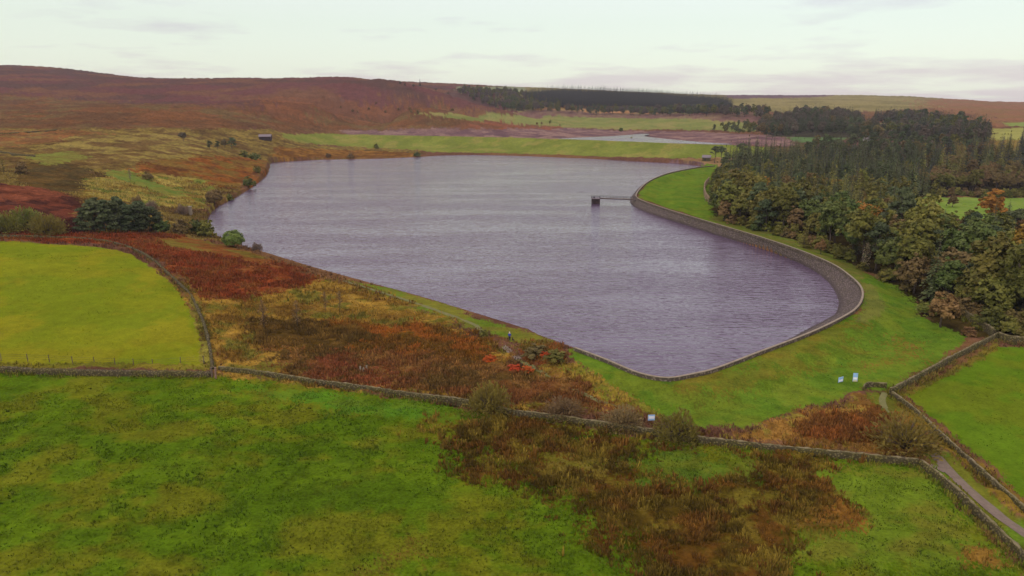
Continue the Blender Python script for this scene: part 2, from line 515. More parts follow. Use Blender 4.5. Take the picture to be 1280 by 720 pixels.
# the dam's face is darker where the water wets it
def wet_foot(m):
    t = m.node_tree; b = t.nodes['Principled BSDF']; old = b.inputs['Base Color'].links[0].from_socket
    p = N(t, 'ShaderNodeNewGeometry').outputs['Position']; s = N(t, 'ShaderNodeSeparateXYZ'); t.links.new(p, s.inputs[0])
    h = math_n(t, 'ADD', s.outputs['Z'], math_n(t, 'MULTIPLY', noise(t, p, 0.7, 4, 0.6), 0.9))
    t.links.new(mixc(t, maprange(t, h, 0.75, 1.25, 0.75, 0.0), old, (0.045, 0.034, 0.03)), b.inputs['Base Color'])
wet_foot(M['facing'])
M['barn'] = stone_mat('barn_stone', (0.08, 0.05, 0.045), (0.05, 0.035, 0.03), (0.06, 0.05, 0.04), 2.0, 0.2)
M['slate'] = simple_mat('slate', (0.20, 0.17, 0.165), (0.13, 0.11, 0.11), 1.5)
M['wood'] = simple_mat('weathered_wood', (0.16, 0.12, 0.09), (0.09, 0.065, 0.045), 6)
M['pinkwood'] = simple_mat('reddish_wood', (0.26, 0.16, 0.12), (0.18, 0.11, 0.08), 5)
M['bark'] = simple_mat('bark', (0.10, 0.08, 0.06), (0.055, 0.042, 0.03), 4)
M['palebark'] = simple_mat('pale_bark', (0.34, 0.29, 0.22), (0.18, 0.15, 0.11), 4)
M['iron'] = simple_mat('painted_iron', (0.05, 0.04, 0.045), (0.03, 0.025, 0.03), 3, 0.6)
M['render'] = simple_mat('white_render', (0.52, 0.50, 0.46), (0.42, 0.40, 0.37), 1.0)
M['dark'] = simple_mat('dark_opening', (0.02, 0.02, 0.025), (0.03, 0.03, 0.03), 1.0, 0.4)
M['blue'] = simple_mat('pale_blue_paint', (0.30, 0.48, 0.66), (0.26, 0.44, 0.62), 2.0, 0.5)
M['white'] = simple_mat('white_paint', (0.78, 0.80, 0.80), (0.70, 0.72, 0.72), 2.0, 0.5)
M['yellow'] = simple_mat('cream_paint', (0.60, 0.55, 0.30), (0.55, 0.50, 0.28), 2.0, 0.5)
M['gravel'] = simple_mat('path_gravel', (0.165, 0.130, 0.090), (0.12, 0.092, 0.062), 1.2, 1.0, 0.03)
M['track'] = simple_mat('worn_track', (0.14, 0.135, 0.045), (0.10, 0.105, 0.03), 0.8, 1.0, 0.03)
M['jacket'] = simple_mat('blue_cloth', (0.03, 0.05, 0.28), (0.02, 0.04, 0.22), 20, 0.8, coord='Object')
M['trousers'] = simple_mat('dark_cloth', (0.02, 0.02, 0.025), (0.03, 0.03, 0.035), 20, 0.9, coord='Object')
M['skin'] = simple_mat('skin', (0.50, 0.32, 0.24), (0.46, 0.28, 0.21), 12, 0.6, coord='Object')
M['hair'] = simple_mat('grey_hair', (0.55, 0.52, 0.47), (0.42, 0.40, 0.36), 30, 0.7, coord='Object')
M['dogfur'] = simple_mat('dark_fur', (0.015, 0.013, 0.012), (0.03, 0.025, 0.02), 20, 0.8, coord='Object')
M['mudwater'] = M['water']

LEAF = {
 'spruce':  leaf_mat('spruce_needles', (0.046, 0.062, 0.020), (0.115, 0.130, 0.044), 0.3),
 'darkspruce': leaf_mat('dark_spruce_needles', (0.040, 0.050, 0.034), (0.078, 0.086, 0.058), 0.25),
 'larch':   leaf_mat('larch_needles', (0.160, 0.158, 0.032), (0.265, 0.240, 0.048), 0.25),
 'pine':    leaf_mat('pine_needles', (0.042, 0.060, 0.022), (0.110, 0.132, 0.050), 0.25),
 'olive':   leaf_mat('olive_leaves', (0.092, 0.100, 0.018), (0.195, 0.180, 0.032), 0.3),
 'green':   leaf_mat('green_leaves', (0.062, 0.088, 0.018), (0.135, 0.158, 0.036), 0.25),
 'brown':   leaf_mat('brown_leaves', (0.130, 0.092, 0.032), (0.215, 0.152, 0.050), 0.25),
 'russet':  leaf_mat('russet_leaves', (0.170, 0.100, 0.034), (0.270, 0.165, 0.055), 0.2),
 'orange':  leaf_mat('orange_leaves', (0.250, 0.110, 0.016), (0.340, 0.170, 0.026), 0.1),
 'gold':    leaf_mat('golden_leaves', (0.230, 0.150, 0.020), (0.320, 0.220, 0.030), 0.15),
 'red':     leaf_mat('red_leaves', (0.460, 0.045, 0.012), (0.380, 0.075, 0.016), 0.1),
 'bright':  leaf_mat('bright_green_leaves', (0.120, 0.170, 0.030), (0.200, 0.250, 0.050), 0.1),
 'grey':    leaf_mat('grey_twigs', (0.150, 0.120, 0.075), (0.095, 0.078, 0.050), 0.2),
 'thinolive': leaf_mat('thin_olive_leaves', (0.185, 0.155, 0.026), (0.125, 0.108, 0.020), 0.15),
 'thingrey': leaf_mat('thin_grey_twigs', (0.22, 0.17, 0.10), (0.14, 0.11, 0.065), 0.15),
 'thinbrown': leaf_mat('thin_brown_twigs', (0.22, 0.14, 0.06), (0.15, 0.095, 0.04), 0.15),
}

# ------------------------------------------------------------------ land cover
# every entry: class, outline on the photograph, two colours of the plants / soil, patch size (m), edge wobble (m), roughness
COVERS = []
def cover(cls, px, ca, cb, patch=12, wob=1.0, rough=0.5, cc=None, bias=0.0):
    COVERS.append((cls, hpoly(px), lin(ca), lin(cb), patch, wob, rough, None if cc is None else lin(cc), bias))

OUT_L, OUT_R = -260, 1540
# --- moors
cover('heather', [(OUT_L,60),(0,70),(520,80),(660,100),(640,140),(605,137),(560,131),(500,130),(420,134),(300,135),(200,131),(100,124),(0,116),(OUT_L,110)], (94,60,52), (80,60,48), 130, 25, 0.6, (102,72,48))
cover('moor', [(OUT_L,110),(0,116),(100,124),(200,131),(300,135),(420,134),(500,130),(560,131),(606,138),(560,139),(540,146),(600,152),(560,160),(350,163),(200,161),(0,161),(OUT_L,161)], (106,72,40), (88,64,38), 60, 12, 0.8, (98,80,46))
cover('moor', [(330,120),(500,132),(560,136),(530,146),(400,150),(320,148)], (112,74,44), (98,66,42), 50, 14, 0.7)
cover('moor', [(640,104),(1000,112),(1200,118),(1210,135),(900,146),(640,140)], (128,120,72), (112,106,62), 90, 14, 0.3)
cover('heather', [(905,110),(1040,112),(1040,121),(905,122.5)], (100,80,84), (92,76,76), 90, 8, 0.3)
cover('moor', [(1150,126),(1190,124),(OUT_R,120),(OUT_R,156),(1180,158),(1215,146),(1160,136)], (126,90,60), (118,92,56), 90, 26, 0.4)
cover('field', [(1230,160),(OUT_R,158),(OUT_R,176),(1236,176)], (142,142,72), (132,134,66), 40, 2, 0.1)
cover('field', [(1255,153),(OUT_R,152),(OUT_R,157.5),(1262,157.5)], (122,138,66), (114,130,62), 40, 2, 0.1)
cover('moor', [(1180,176),(OUT_R,176),(OUT_R,200),(1180,196)], (124,108,52), (112,92,46), 20, 3, 0.4)
cover('moor', [(960,160),(1240,160),(1240,200),(960,200)], (92,80,48), (78,62,44), 20, 3, 0.5)
cover('mud', [(1040,176),(1150,170),(1150,182),(1060,186)], (94,68,56), (84,62,50), 12, 2, 0.5)
cover('field', [(985,169),(1010,165),(1046,167),(1060,173),(1020,180),(990,177)], (86,112,64), (80,104,58), 12, 2, 0.2)
cover('field', [(1082,153),(1110,153),(1125,162),(1080,164)], (128,124,76), (118,118,70), 12, 2, 0.2)
cover('moor', [(570,108),(655,109),(655,114),(570,112)], (122,130,92), (116,122,86), 60, 6, 0.2)
# clearings below the plantation
cover('moor', [(668,126),(700,127),(742,127.5),(835,131),(842,141),(700,142),(668,138)], (156,118,74), (136,112,66), 30, 3, 0.3)
cover('moor', [(655,139),(960,144),(960,152),(900,151),(640,145.5)], (118,98,72), (104,78,66), 25, 3, 0.4)
# --- the valley beyond the reservoir
cover('field', [(520,142),(640,145),(760,147),(900,150),(948,154),(945,164),(780,162),(690,159),(640,154),(585,151)], (116,122,62), (106,114,54), 40, 4, 0.2, (126,122,66))
cover('moor', [(585,152),(640,154),(700,158.5),(720,162),(640,163),(560,160)], (120,76,50), (104,72,46), 20, 3, 0.5)
cover('mud', [(420,163),(480,163.5),(560,161),(640,162),(720,161),(800,163.5),(900,166.5),(985,170),(990,183),(900,182),(700,176),(560,172),(440,170)], (112,88,80), (94,72,70), 22, 4, 0.5, (130,106,92))
cover('field', [(350,167.5),(400,168),(450,168.5),(540,170),(640,172),(720,174.5),(800,177.5),(850,179.5),(900,181),(962,184),(960,194),(900,197),(850,198),(760,196),(700,193.5),(640,192),(540,190.5),(490,186),(430,181),(375,178),(352,172)], (112,120,48), (102,112,42), 24, 1.0, 0.3, (124,122,56))
cover('moor', [(840,199),(900,197),(960,195),(960,207),(890,209),(868,206)], (142,116,76), (120,96,60), 12, 1, 0.4)
cover('mud', [(835,201.5),(868,203),(892,207),(885,209.5),(862,206.5),(835,204.5)], (104,80,76), (92,72,66), 8, 0.5, 0.4)
# --- rough ground left of the reservoir
cover('moor', [(OUT_L,161),(0,161),(200,161),(350,164),(352,172),(375,178),(430,182),(490,186),(530,191),(520,197),(400,200),(341,203),(333,218),(300,246),(262,266),(262,285),(290,303),(250,300),(200,292),(100,295),(0,296),(OUT_L,296)], (120,104,48), (84,66,34), 14, 3, 1.0, (106,90,42))
cover('moor', [(160,190),(330,200),(335,214),(300,238),(240,232),(170,215)], (122,74,30), (108,86,36), 14, 3, 0.9, (92,60,28))
cover('moor', [(340,185),(430,186),(520,192),(520,196.5),(400,199),(342,202)], (124,90,38), (96,66,30), 12, 2, 0.8)
cover('moor', [(OUT_L,162),(50,163),(120,165),(150,172),(60,178),(30,184),(OUT_L,188)], (124,84,44), (104,74,40), 12, 4, 0.8, (116,96,50))
cover('moor', [(95,170),(240,166),(285,190),(160,205),(70,200),(40,190)], (96,76,40), (126,112,54), 16, 3, 0.9)
cover('bracken', [(20,206),(70,200),(110,212),(112,240),(60,240),(20,228)], (72,62,32), (84,66,30), 8, 2, 0.9)
cover('moor', [(105,225),(160,214),(260,225),(262,258),(215,262),(108,248)], (142,128,58), (118,96,40), 9, 2, 0.8, (98,106,40))
cover('field', [(132,212),(158,216),(190,226),(240,246),(215,246),(160,228),(132,218)], (94,112,44), (112,112,46), 8, 1.5, 0.5)
cover('field', [(30,196),(90,186),(106,200),(60,206)], (110,116,46), (106,102,44), 8, 2, 0.5)
cover('bracken', [(OUT_L,228),(0,229),(50,236),(104,248),(108,292),(60,293),(OUT_L,296)], (94,52,34), (66,40,30), 8, 2.5, 0.9)
cover('bracken', [(OUT_L,230),(30,232),(95,244),(60,252),(OUT_L,252)], (114,66,42), (98,56,36), 7, 2.5, 0.9)
# --- between the walls and the reservoir
cover('tan', [(205,340),(240,360),(330,360),(395,346),(470,362),(560,395),(640,440),(640,455),(700,450),(830,520),(640,518),(500,492),(268,468),(252,440),(238,386)], (138,110,42), (108,82,32), 6, 1.5, 0.9, (100,94,34))
cover('bracken', [(0,291),(60,292),(150,290),(215,293),(262,302),(330,322),(385,342),(398,352),(330,366),(300,374),(252,374),(226,352),(198,330),(165,310),(130,304),(60,303),(0,300)], (124,62,30), (102,54,26), 5, 1.6, 0.8, (116,72,34))
cover('field', [(185,296),(245,298),(300,312),(345,324),(330,330),(270,318),(200,308)], (104,92,36), (112,70,32), 7, 1.5, 0.7)
cover('bracken', [(335,400),(420,402),(560,405),(620,428),(612,450),(500,440),(400,436),(320,438)], (98,66,22), (84,62,22), 6, 2, 0.9, (122,74,26))
cover('rush', [(325,396),(380,396),(470,420),(430,436),(320,436),(310,420)], (72,56,22), (92,70,28), 5, 1.5, 0.9)
cover('bracken', [(300,440),(420,436),(560,445),(620,448),(700,470),(760,500),(800,520),(700,516),(600,502),(470,482),(380,468)], (98,64,32), (80,62,28), 5, 2.4, 0.9, (112,82,40))
cover('bracken', [(380,448),(440,440),(450,462),(410,466),(385,462)], (104,60,34), (92,58,30), 4, 2.4, 0.9)
cover('bracken', [(440,466),(480,460),(510,470),(480,482),(450,478)], (108,62,34), (94,58,30), 4, 2.4, 0.9)
cover('bracken', [(645,430),(690,428),(712,440),(706,452),(665,452)], (92,78,32), (110,62,28), 3, 1.2, 0.8)
cover('tan', [(684,452),(720,450),(790,494),(822,512),(800,516),(760,492)], (134,112,42), (106,106,34), 4, 1, 0.8)
cover('field', [(425,346),(500,364),(560,382),(610,398),(660,415),(690,427),(660,430),(640,430),(600,412),(540,388),(470,362)], (92,112,32), (104,104,36), 7, 1, 0.4)
# --- dam, its grass and its foot
cover('field', [(795,247),(812,225),(850,212),(895,206),(910,230),(892,275),(960,300),(1030,322),(1090,345),(1135,356),(1150,395),(1212,420),(1118,490),(1080,484),(1000,512),(940,531),(870,536),(835,524),(770,482),(724,452),(716,437),(840,474),(950,441),(1072,390),(1076,360),(1000,313),(900,281)], (86,112,28), (96,112,30), 7, 0.6, 0.4, (78,106,26))
cover('field', [(842,478),(900,464),(1000,424),(1080,390),(1095,400),(1020,445),(940,480),(860,500)], (104,98,30), (90,98,28), 5, 2.0, 0.5)
cover('field', [(905,480),(1010,438),(1060,425),(1075,440),(1000,470),(900,498)], (96,98,28), (80,100,24), 5, 2.0, 0.5)
cover('field', [(1096,452),(1128,425),(1145,424),(1135,442),(1118,462),(1085,476)], (106,98,32), (92,100,28), 3, 2.5, 0.4, (114,92,38))
cover('track', [(1078,350),(1086,360),(1092,380),(1080,402),(1068,402),(1078,385),(1080,368)], (98,96,56), (92,94,46), 4, 0.6, 0.2)
cover('field', [(1078,352),(1096,358),(1104,380),(1085,405),(1072,402),(1080,380)], (104,108,44), (92,100,40), 4, 0.6, 0.2)
cover('tan', [(890,545),(960,528),(1080,488),(1118,494),(1150,530),(1170,560),(1160,576),(1060,566),(960,552)], (134,100,44), (100,74,32), 4, 1.2, 0.8, (116,104,40))
cover('bracken', [(980,532),(1080,504),(1120,512),(1120,548),(1060,556),(985,545)], (108,66,28), (90,60,26), 4, 1.2, 0.9)
cover('field', [(1075,488),(1120,492),(1135,520),(1110,520),(1085,505)], (92,100,30), (84,84,28), 3, 0.8, 0.3)
# --- fields of the foreground
cover('field', [(OUT_L,466),(0,466),(268,468),(380,480),(500,498),(620,517),(700,529),(800,546),(1150,585),(1220,650),(1330,760),(1500,1200),(OUT_L,1200)], (72,96,14), (94,100,20), 9, 0.6, 0.75, (80,103,16))
cover('field', [(300,480),(420,492),(560,514),(600,526),(480,520),(340,500)], (76,112,24), (86,110,26), 5, 1.5, 0.4)
cover('field', [(OUT_L,290),(0,301),(60,305),(130,309),(165,319),(195,339),(220,362),(238,390),(250,430),(254,457),(OUT_L,457)], (115,121,22), (104,117,20), 16, 0.35, 0.16, (121,121,24))
cover('tan', [(OUT_L,454),(0,454),(255,456),(266,462),(OUT_L,462)], (112,104,34), (100,100,30), 5, 0.4, 0.7)
cover('tan', [(238,372),(250,378),(262,420),(270,462),(256,460),(250,425),(240,392)], (118,112,44), (104,92,38), 4, 0.5, 0.7)
cover('field', [(1130,494),(1165,480),(1250,434),(OUT_R,440),(OUT_R,800),(1300,640),(1230,575),(1180,532)], (84,110,20), (77,104,18), 12, 0.4, 0.25, (93,108,22))
cover('tan', [(1112,492),(1140,506),(1185,545),(1240,590),(1330,668),(1330,690),(1240,612),(1180,560),(1130,520)], (118,98,34), (106,88,32), 4, 0.7, 0.7)
cover('field', [(1150,572),(1185,566),(1240,615),(1330,700),(1400,800),(1280,700),(1180,610)], (88,112,28), (96,100,30), 5, 0.6, 0.5)
cover('tan', [(1116,495),(1140,488),(1250,428),(1250,438),(1150,490),(1128,500)], (110,98,36), (96,90,32), 4, 0.5, 0.5)
# rushes and bracken running down the foreground field
cover('rush', [(535,532),(600,522),(700,534),(830,552),(900,566),(1000,580),(1052,602),(1078,640),(1050,680),(1010,700),(980,800),(780,800),(795,690),(735,636),(690,604),(610,582),(560,556)], (84,58,20), (68,56,16), 3.5, 3.0, 0.9, (96,82,26))
cover('field', [(770,566),(840,558),(905,566),(930,586),(900,598),(840,592),(790,584)], (78,100,26), (88,98,26), 4, 2.2, 0.6)
cover('field', [(648,552),(700,560),(750,566),(775,595),(700,585),(640,572)], (96,92,26), (104,92,34), 4, 2.0, 0.7)
cover('field', [(905,618),(960,610),(1000,640),(960,650),(900,640)], (100,92,28), (82,70,22), 4, 2.0, 0.8)
cover('field', [(1000,590),(1140,588),(1290,720),(1100,720),(1000,700),(1050,660),(1078,640)], (92,112,26), (100,104,30), 6, 1.2, 0.5)
cover('tan', [(1210,690),(1240,686),(1260,712),(1220,718)], (128,98,38), (110,92,34), 3, 1, 0.7)
cover('tan', [(1018,628),(1070,640),(1090,668),(1040,680),(1005,660)], (124,88,34), (98,78,28), 3, 1.2, 0.8)
cover('field', [(482,694),(508,688),(524,700),(505,712),(480,706)], (96,80,28), (84,76,24), 2, 2.0, 0.9)
# ground under the woods
cover('woodland', [(895,212),(925,205),(960,200),(1160,196),(1180,235),(1160,262),(1140,268),(1280,268),(OUT_R,268),(OUT_R,426),(1250,424),(1212,421),(1160,400),(1130,358),(1030,318),(960,296),(893,272),(885,245)], (58,50,22), (44,38,18), 8, 1, 0.8)
cover('woodland', [(1160,196),(OUT_R,196),(OUT_R,243),(1165,243)], (52,48,26), (44,40,20), 8, 1, 0.8)
cover('woodland', [(950,150),(1040,146),(1090,152),(1085,172),(960,172)], (58,56,40), (50,48,34), 10, 2, 0.6)
cover('field', [(889,272),(905,268),(960,289),(1000,302),(1046,319),(1078,338),(1084,362),(1062,346),(1000,315),(950,298),(900,283)], (88,100,34), (98,96,40), 5, 0.8, 0.4)
cover('field', [(1155,247),(1200,245.5),(1290,246),(OUT_R,248),(OUT_R,282),(1280,280),(1150,276)], (112,132,54), (104,128,48), 12, 0.8, 0.12)
cover('tan', [(1185,398),(1225,400),(1250,426),(1212,421)], (70,60,26), (60,50,22), 4, 0.8, 0.6)

ALB = 1.20        # light reaching open ground relative to the photograph's tones
CLS = ['moor','heather','field','bracken','rush','tan','mud','track','woodland']
DEF_A, DEF_B = lin((98,72,44)), lin((88,62,44))

def classify(x, y):
    n = len(x)
    col = np.empty((n, 3)); cls = np.zeros(n, np.int8); rough = np.full(n, 0.5); which = np.full(n, -1, np.int16)
    k = smoothstep(-0.25, 0.25, fbm(x, y, 40, 2))[:, None]
    col[:] = DEF_A * k + DEF_B * (1 - k)
    w1 = fbm(x, y, 9.0, 31, 3); w2 = fbm(x, y, 9.0, 47, 3)
    w3 = fbm(x, y, 1.6, 37, 2); w4 = fbm(x, y, 1.6, 53, 2)
    jr = np.random.default_rng(5); j1 = jr.normal(size=n); j2 = jr.normal(size=n)
    for i, c in enumerate(COVERS):
        wob = c[5]
        m = in_poly(x + w1 * wob * 1.5 + (w3 * 0.7 + j1 * 0.55) * wob, y + w2 * wob * 1.5 + (w4 * 0.7 + j2 * 0.55) * wob, c[1])
        which[m] = i
    for i, c in enumerate(COVERS):
        m = which == i
        if not m.any(): continue
        name, _, ca, cb, patch, wob, rg, cc, bias = c
        xm, ym = x[m], y[m]
        k = smoothstep(-0.35, 0.35, fbm(xm, ym * 1.4, patch, 60 + i, 4, 0.6))[:, None]
        q = ca * k + cb * (1 - k)
        if cc is not None:
            k2 = smoothstep(0.0, 0.5, fbm(xm * 1.1, ym, patch * 0.7, 160 + i, 4, 0.6))[:, None]
            q = cc * k2 + q * (1 - k2)
        col[m] = q / ALB
        cls[m] = CLS.index(name); rough[m] = rg
    return col, cls, rough

def build_ground():
    rr = np.concatenate([np.exp(np.linspace(math.log(14), math.log(55), 60))[:-1],
                         np.exp(np.linspace(math.log(55), math.log(900), 720))[:-1],
                         np.exp(np.linspace(math.log(900), math.log(5200), 170))])
    th = np.radians(np.concatenate([np.linspace(-179.9, -44, 60)[:-1], np.linspace(-44, 44, 940), np.linspace(44, 179.9, 60)[1:]]))
    RR, TH = np.meshgrid(rr, th, indexing='ij')
    x = (RR * np.sin(TH)).ravel(); y = (RR * np.cos(TH)).ravel()
    col, cls, rough = classify(x, y)
    z = height(x, y)
    r = np.hypot(x, y)
    amp = np.where(np.isin(cls, [CLS.index(k) for k in ('bracken', 'rush', 'tan', 'moor', 'heather')]), 0.55, 0.06)
    amp = amp * (1 + smoothstep(300, 1200, r) * 2.0)
    dist = np.full(len(x), 99.0)
    m = (y > 80) & (y < 720) & (r < 760)
    dist[m] = np.minimum(seg_dist(x[m], y[m], water_poly, True), seg_dist(x[m], y[m], crest))
    amp *= smoothstep(0.5, 8, dist)
    lump = fbm(x, y, 5.0, 91, 3, 0.6)
    z += amp * lump
    nr, nth = len(rr), len(th)
    i = np.arange(nr - 1)[:, None]; j = np.arange(nth - 1)[None, :]
    a = i * nth + j
    F = np.stack([a, a + 1, a + nth + 1, a + nth], -1).reshape(-1, 4)
    V = np.stack([x, y, z], 1)
    # close the disc under the camera and the seam behind it
    V = np.concatenate([V, [[0, 0, 0.0]]]); c = len(V) - 1
    cap = np.stack([np.arange(nth - 1) + 1, np.arange(nth - 1), np.full(nth - 1, c), np.full(nth - 1, c)], 1)
    seam = np.stack([np.arange(nr - 1) * nth + nth - 1, np.arange(nr - 1) * nth, np.arange(1, nr) * nth, np.arange(1, nr) * nth + nth - 1], 1)
    F = np.concatenate([F[:, ::-1], seam[:, ::-1]])
    me = mesh_np('ground', V, F, M['ground'], True, np.concatenate([col, col[:1]]), 'cover')
    at = me.attributes.new('rough', 'FLOAT', 'POINT')
    at.data.foreach_set('value', np.concatenate([rough, [0.5]]).astype(np.float32))
    o = obj('ground', me); tag(o, kind='structure')
    return o

ground = build_ground()

def poly_sheet(name, poly, z, mat):
    import bmesh
    bm = bmesh.new()
    vs = [bm.verts.new((p[0], p[1], z)) for p in poly]
    f = bm.faces.new(vs)
    bmesh.ops.triangulate(bm, faces=[f])
    bmesh.ops.recalc_face_normals(bm, faces=bm.faces)
    if sum(fc.normal.z for fc in bm.faces) < 0:
        bmesh.ops.reverse_faces(bm, faces=bm.faces)
    me = bpy.data.meshes.new(name); bm.to_mesh(me); bm.free(); me.materials.append(mat)
    return obj(name, me)

# the water's sheet reaches a little under its banks
wp = water_poly; cen = wp.mean(0)
t_ = np.roll(wp, -1, 0) - np.roll(wp, 1, 0); t_ /= np.linalg.norm(t_, axis=1)[:, None] + 1e-9
area2 = np.sum(wp[:, 0] * np.roll(wp[:, 1], -1) - np.roll(wp[:, 0], -1) * wp[:, 1])
nrm = np.stack([t_[:, 1], -t_[:, 0]], 1) * (1 if area2 > 0 else -1)
tag(poly_sheet('reservoir_water', wp + nrm * 0.9, 0.0, M['water']), kind='structure')
pool_px = [(680,175),(705,172.8),(740,171.2),(770,169.8),(803,167.2),(812,168.0),(806,170.3),(842,174.4),(882,177.9),(915,179.9),(900,180.6),(860,179.5),(800,177.9),(740,175.9),(700,174.2)]
pp = smooth_line([at_z(u, v, 11.4)[:2] for u, v in pool_px + pool_px[:1]], 3)[:-1]
tag(poly_sheet('pool_water', pp, 11.4, M['water']), kind='structure')

# ------------------------------------------------------------------ small plants (nobody could count them)
def scatter(poly, step, keep=None, pxlimit=None):
    """jittered points inside a world outline"""
    poly = np.asarray(poly); a = poly.min(0); b = poly.max(0)
    xs = np.arange(a[0], b[0], step); ys = np.arange(a[1], b[1], step)
    X, Y = np.meshgrid(xs, ys); X = X.ravel() + RNG.uniform(-.5, .5, X.size) * step; Y = Y.ravel() + RNG.uniform(-.5, .5, Y.size) * step
    m = in_poly(X, Y, poly)
    # only what the picture's frame (and a margin) can hold
    m &= (np.abs(X) < Y * 0.80 + 12) & (Y > 45)
    return X[m], Y[m]

def tufts(name, parts, kind_label=None, fat=1.0):
    """parts: (x, y, colour (n,3), height (n), width (n), blades)"""
    VV = []; FF = []; CC = []; off = 0
    for x, y, c, h, w, nb in parts:
        n = len(x)
        if n == 0: continue
        z = height(x, y)
        for k in range(nb):
            an = RNG.uniform(0, 6.283, n); rad = RNG.uniform(0, 0.55, n) * w; lean = RNG.uniform(0.05, 0.55, n) * h
            bw = RNG.uniform(0.07, 0.19, n) * w * fat; hh = h * RNG.uniform(0.55, 1.15, n); face = an + RNG.uniform(-1.2, 1.2, n) + 1.57
            bx = x + np.cos(an) * rad; by = y + np.sin(an) * rad
            p0 = np.stack([bx - np.cos(face) * bw, by - np.sin(face) * bw, z - 0.12], 1)
            p1 = np.stack([bx + np.cos(face) * bw, by + np.sin(face) * bw, z - 0.12], 1)
            tx = bx + np.cos(an) * lean; ty = by + np.sin(an) * lean
            p2 = np.stack([tx + np.cos(face) * bw * .45, ty + np.sin(face) * bw * .45, z + hh], 1)
            p3 = np.stack([tx - np.cos(face) * bw * .45, ty - np.sin(face) * bw * .45, z + hh * RNG.uniform(.8, 1.1, n)], 1)
            VV.append(np.stack([p0, p1, p2, p3], 1).reshape(-1, 3))
            cj = c * RNG.uniform(0.5, 1.5, (n, 1))
            CC.append(np.repeat(cj, 4, 0))
            FF.append(np.arange(4 * n).reshape(n, 4) + off); off += 4 * n
    me = mesh_np(name, np.concatenate(VV), np.concatenate(FF), M['tuft'], False, np.concatenate(CC))
    return tag(obj(name, me), kind_label, kind='stuff')

def world_region(px): return hpoly(px)
near_rough = world_region([(OUT_L,200),(0,180),(320,196),(340,204),(262,266),(262,285),(330,318),(500,364),(720,437),(835,520),(1000,510),(1118,488),(1250,428),(1350,440),(1500,800),(1300,1100),(OUT_L,1100)])
def by_class(region, step, names, dmax, dmin=0):
    x, y = scatter(region, step)
    r = np.hypot(x, y); m = (r < dmax) & (r >= dmin); x, y = x[m], y[m]
    c, cl, rg = classify(x, y)
    z = height(x, y, False)
    m = np.isin(cl, [CLS.index(k) for k in names]) & (z > 0.35 if 'field' not in names else z > -50)
    return x[m], y[m], c[m], rg[m]

parts = []
for step, d0, d1, s in ((0.62, 0, 165, 1.0), (0.95, 165, 280, 1.25)):
    x, y, c, rg = by_class(near_rough, step, ['bracken'], d1, d0)
    n = len(x); parts.append((x, y, c * (1.9 if d1 < 200 else 1.35), RNG.uniform(0.3, 0.75, n), RNG.uniform(0.55, 1.0, n) * s, 9))
tufts('bracken', parts, 'autumn bracken, rust red and brown, on the rough ground')
parts = []
x, y, c, rg = by_class(near_rough, 0.5, ['rush'], 170)
k = fbm(x, y, 3.0, 77, 3); m = k > -0.62; x, y, c, k = x[m], y[m], c[m], k[m]
n = len(x); parts.append((x, y, c * (1.9 + 0.8 * k[:, None]), RNG.uniform(0.25, 0.7, n) * (1 + k * .6), RNG.uniform(0.35, 0.75, n), 11))
tufts('rushes', parts, 'brown rushes and dead stems in the wet part of the near field')
parts = []
for step, d0, d1, s in ((0.75, 0, 165, 1.0), (1.5, 165, 430, 1.7)):
    x, y, c, rg = by_class(near_rough, step, ['tan', 'moor'], d1, d0)
    n = len(x); parts.append((x, y, c * 1.3, RNG.uniform(0.2, 0.5, n) * s, RNG.uniform(0.35, 0.8, n) * s, 6))
tufts('rough_grass', parts, 'tan tussocks of rough moor grass')
parts = []
fg = world_region([(OUT_L,466),(268,468),(500,498),(700,529),(830,550),(1150,585),(1220,650),(1330,760),(1500,1100),(OUT_L,1100)])
x, y, c, rg = by_class(fg, 0.36, ['field'], 130)
k = fbm(x, y, 2.6, 88, 3, 0.7); m = k > RNG.uniform(-0.5, 0.5, len(x)); x, y, c = x[m], y[m], c[m]
n = len(x); parts.append((x, y, c * RNG.uniform(0.8, 1.5, (n, 1)), RNG.uniform(0.06, 0.2, n), RNG.uniform(0.2, 0.5, n), 5))
# docks, thistles and dark clumps
x, y, c, rg = by_class(fg, 0.6, ['field'], 130)
k = fbm(x, y, 7.0, 99, 4, 0.65); m = (k > 0.22) & (RNG.uniform(0, 1, len(x)) < 0.35); x, y, c = x[m], y[m], c[m]
n = len(x); parts.append((x, y, c * np.array([0.92, 0.98, 1.1]) * RNG.uniform(0.65, 1.15, (n, 1)), RNG.uniform(0.08, 0.24, n), RNG.uniform(0.3, 0.8, n), 6))
for reg in ([(716,437),(840,474),(950,441),(1072,390),(1082,345),(1135,356),(1150,395),(1212,420),(1118,490),(1000,512),(870,536),(770,482)],
            [(1130,494),(1250,434),(1400,440),(1400,700),(1290,640),(1180,540)], [(-60,295),(0,302),(130,309),(195,339),(238,390),(254,457),(-60,457)]):
    x, y, c, rg = by_class(world_region(reg), 0.75, ['field'], 260)
    k = fbm(x, y, 5.0, 188, 4, 0.7); m = k > RNG.uniform(-0.3, 0.7, len(x)); x, y, c = x[m], y[m], c[m]
    n = len(x); parts.append((x, y, c * RNG.uniform(0.85, 1.35, (n, 1)), RNG.uniform(0.04, 0.13, n), RNG.uniform(0.25, 0.6, n), 4))
tufts('field_grass', parts, 'short green pasture grass with darker clumps')

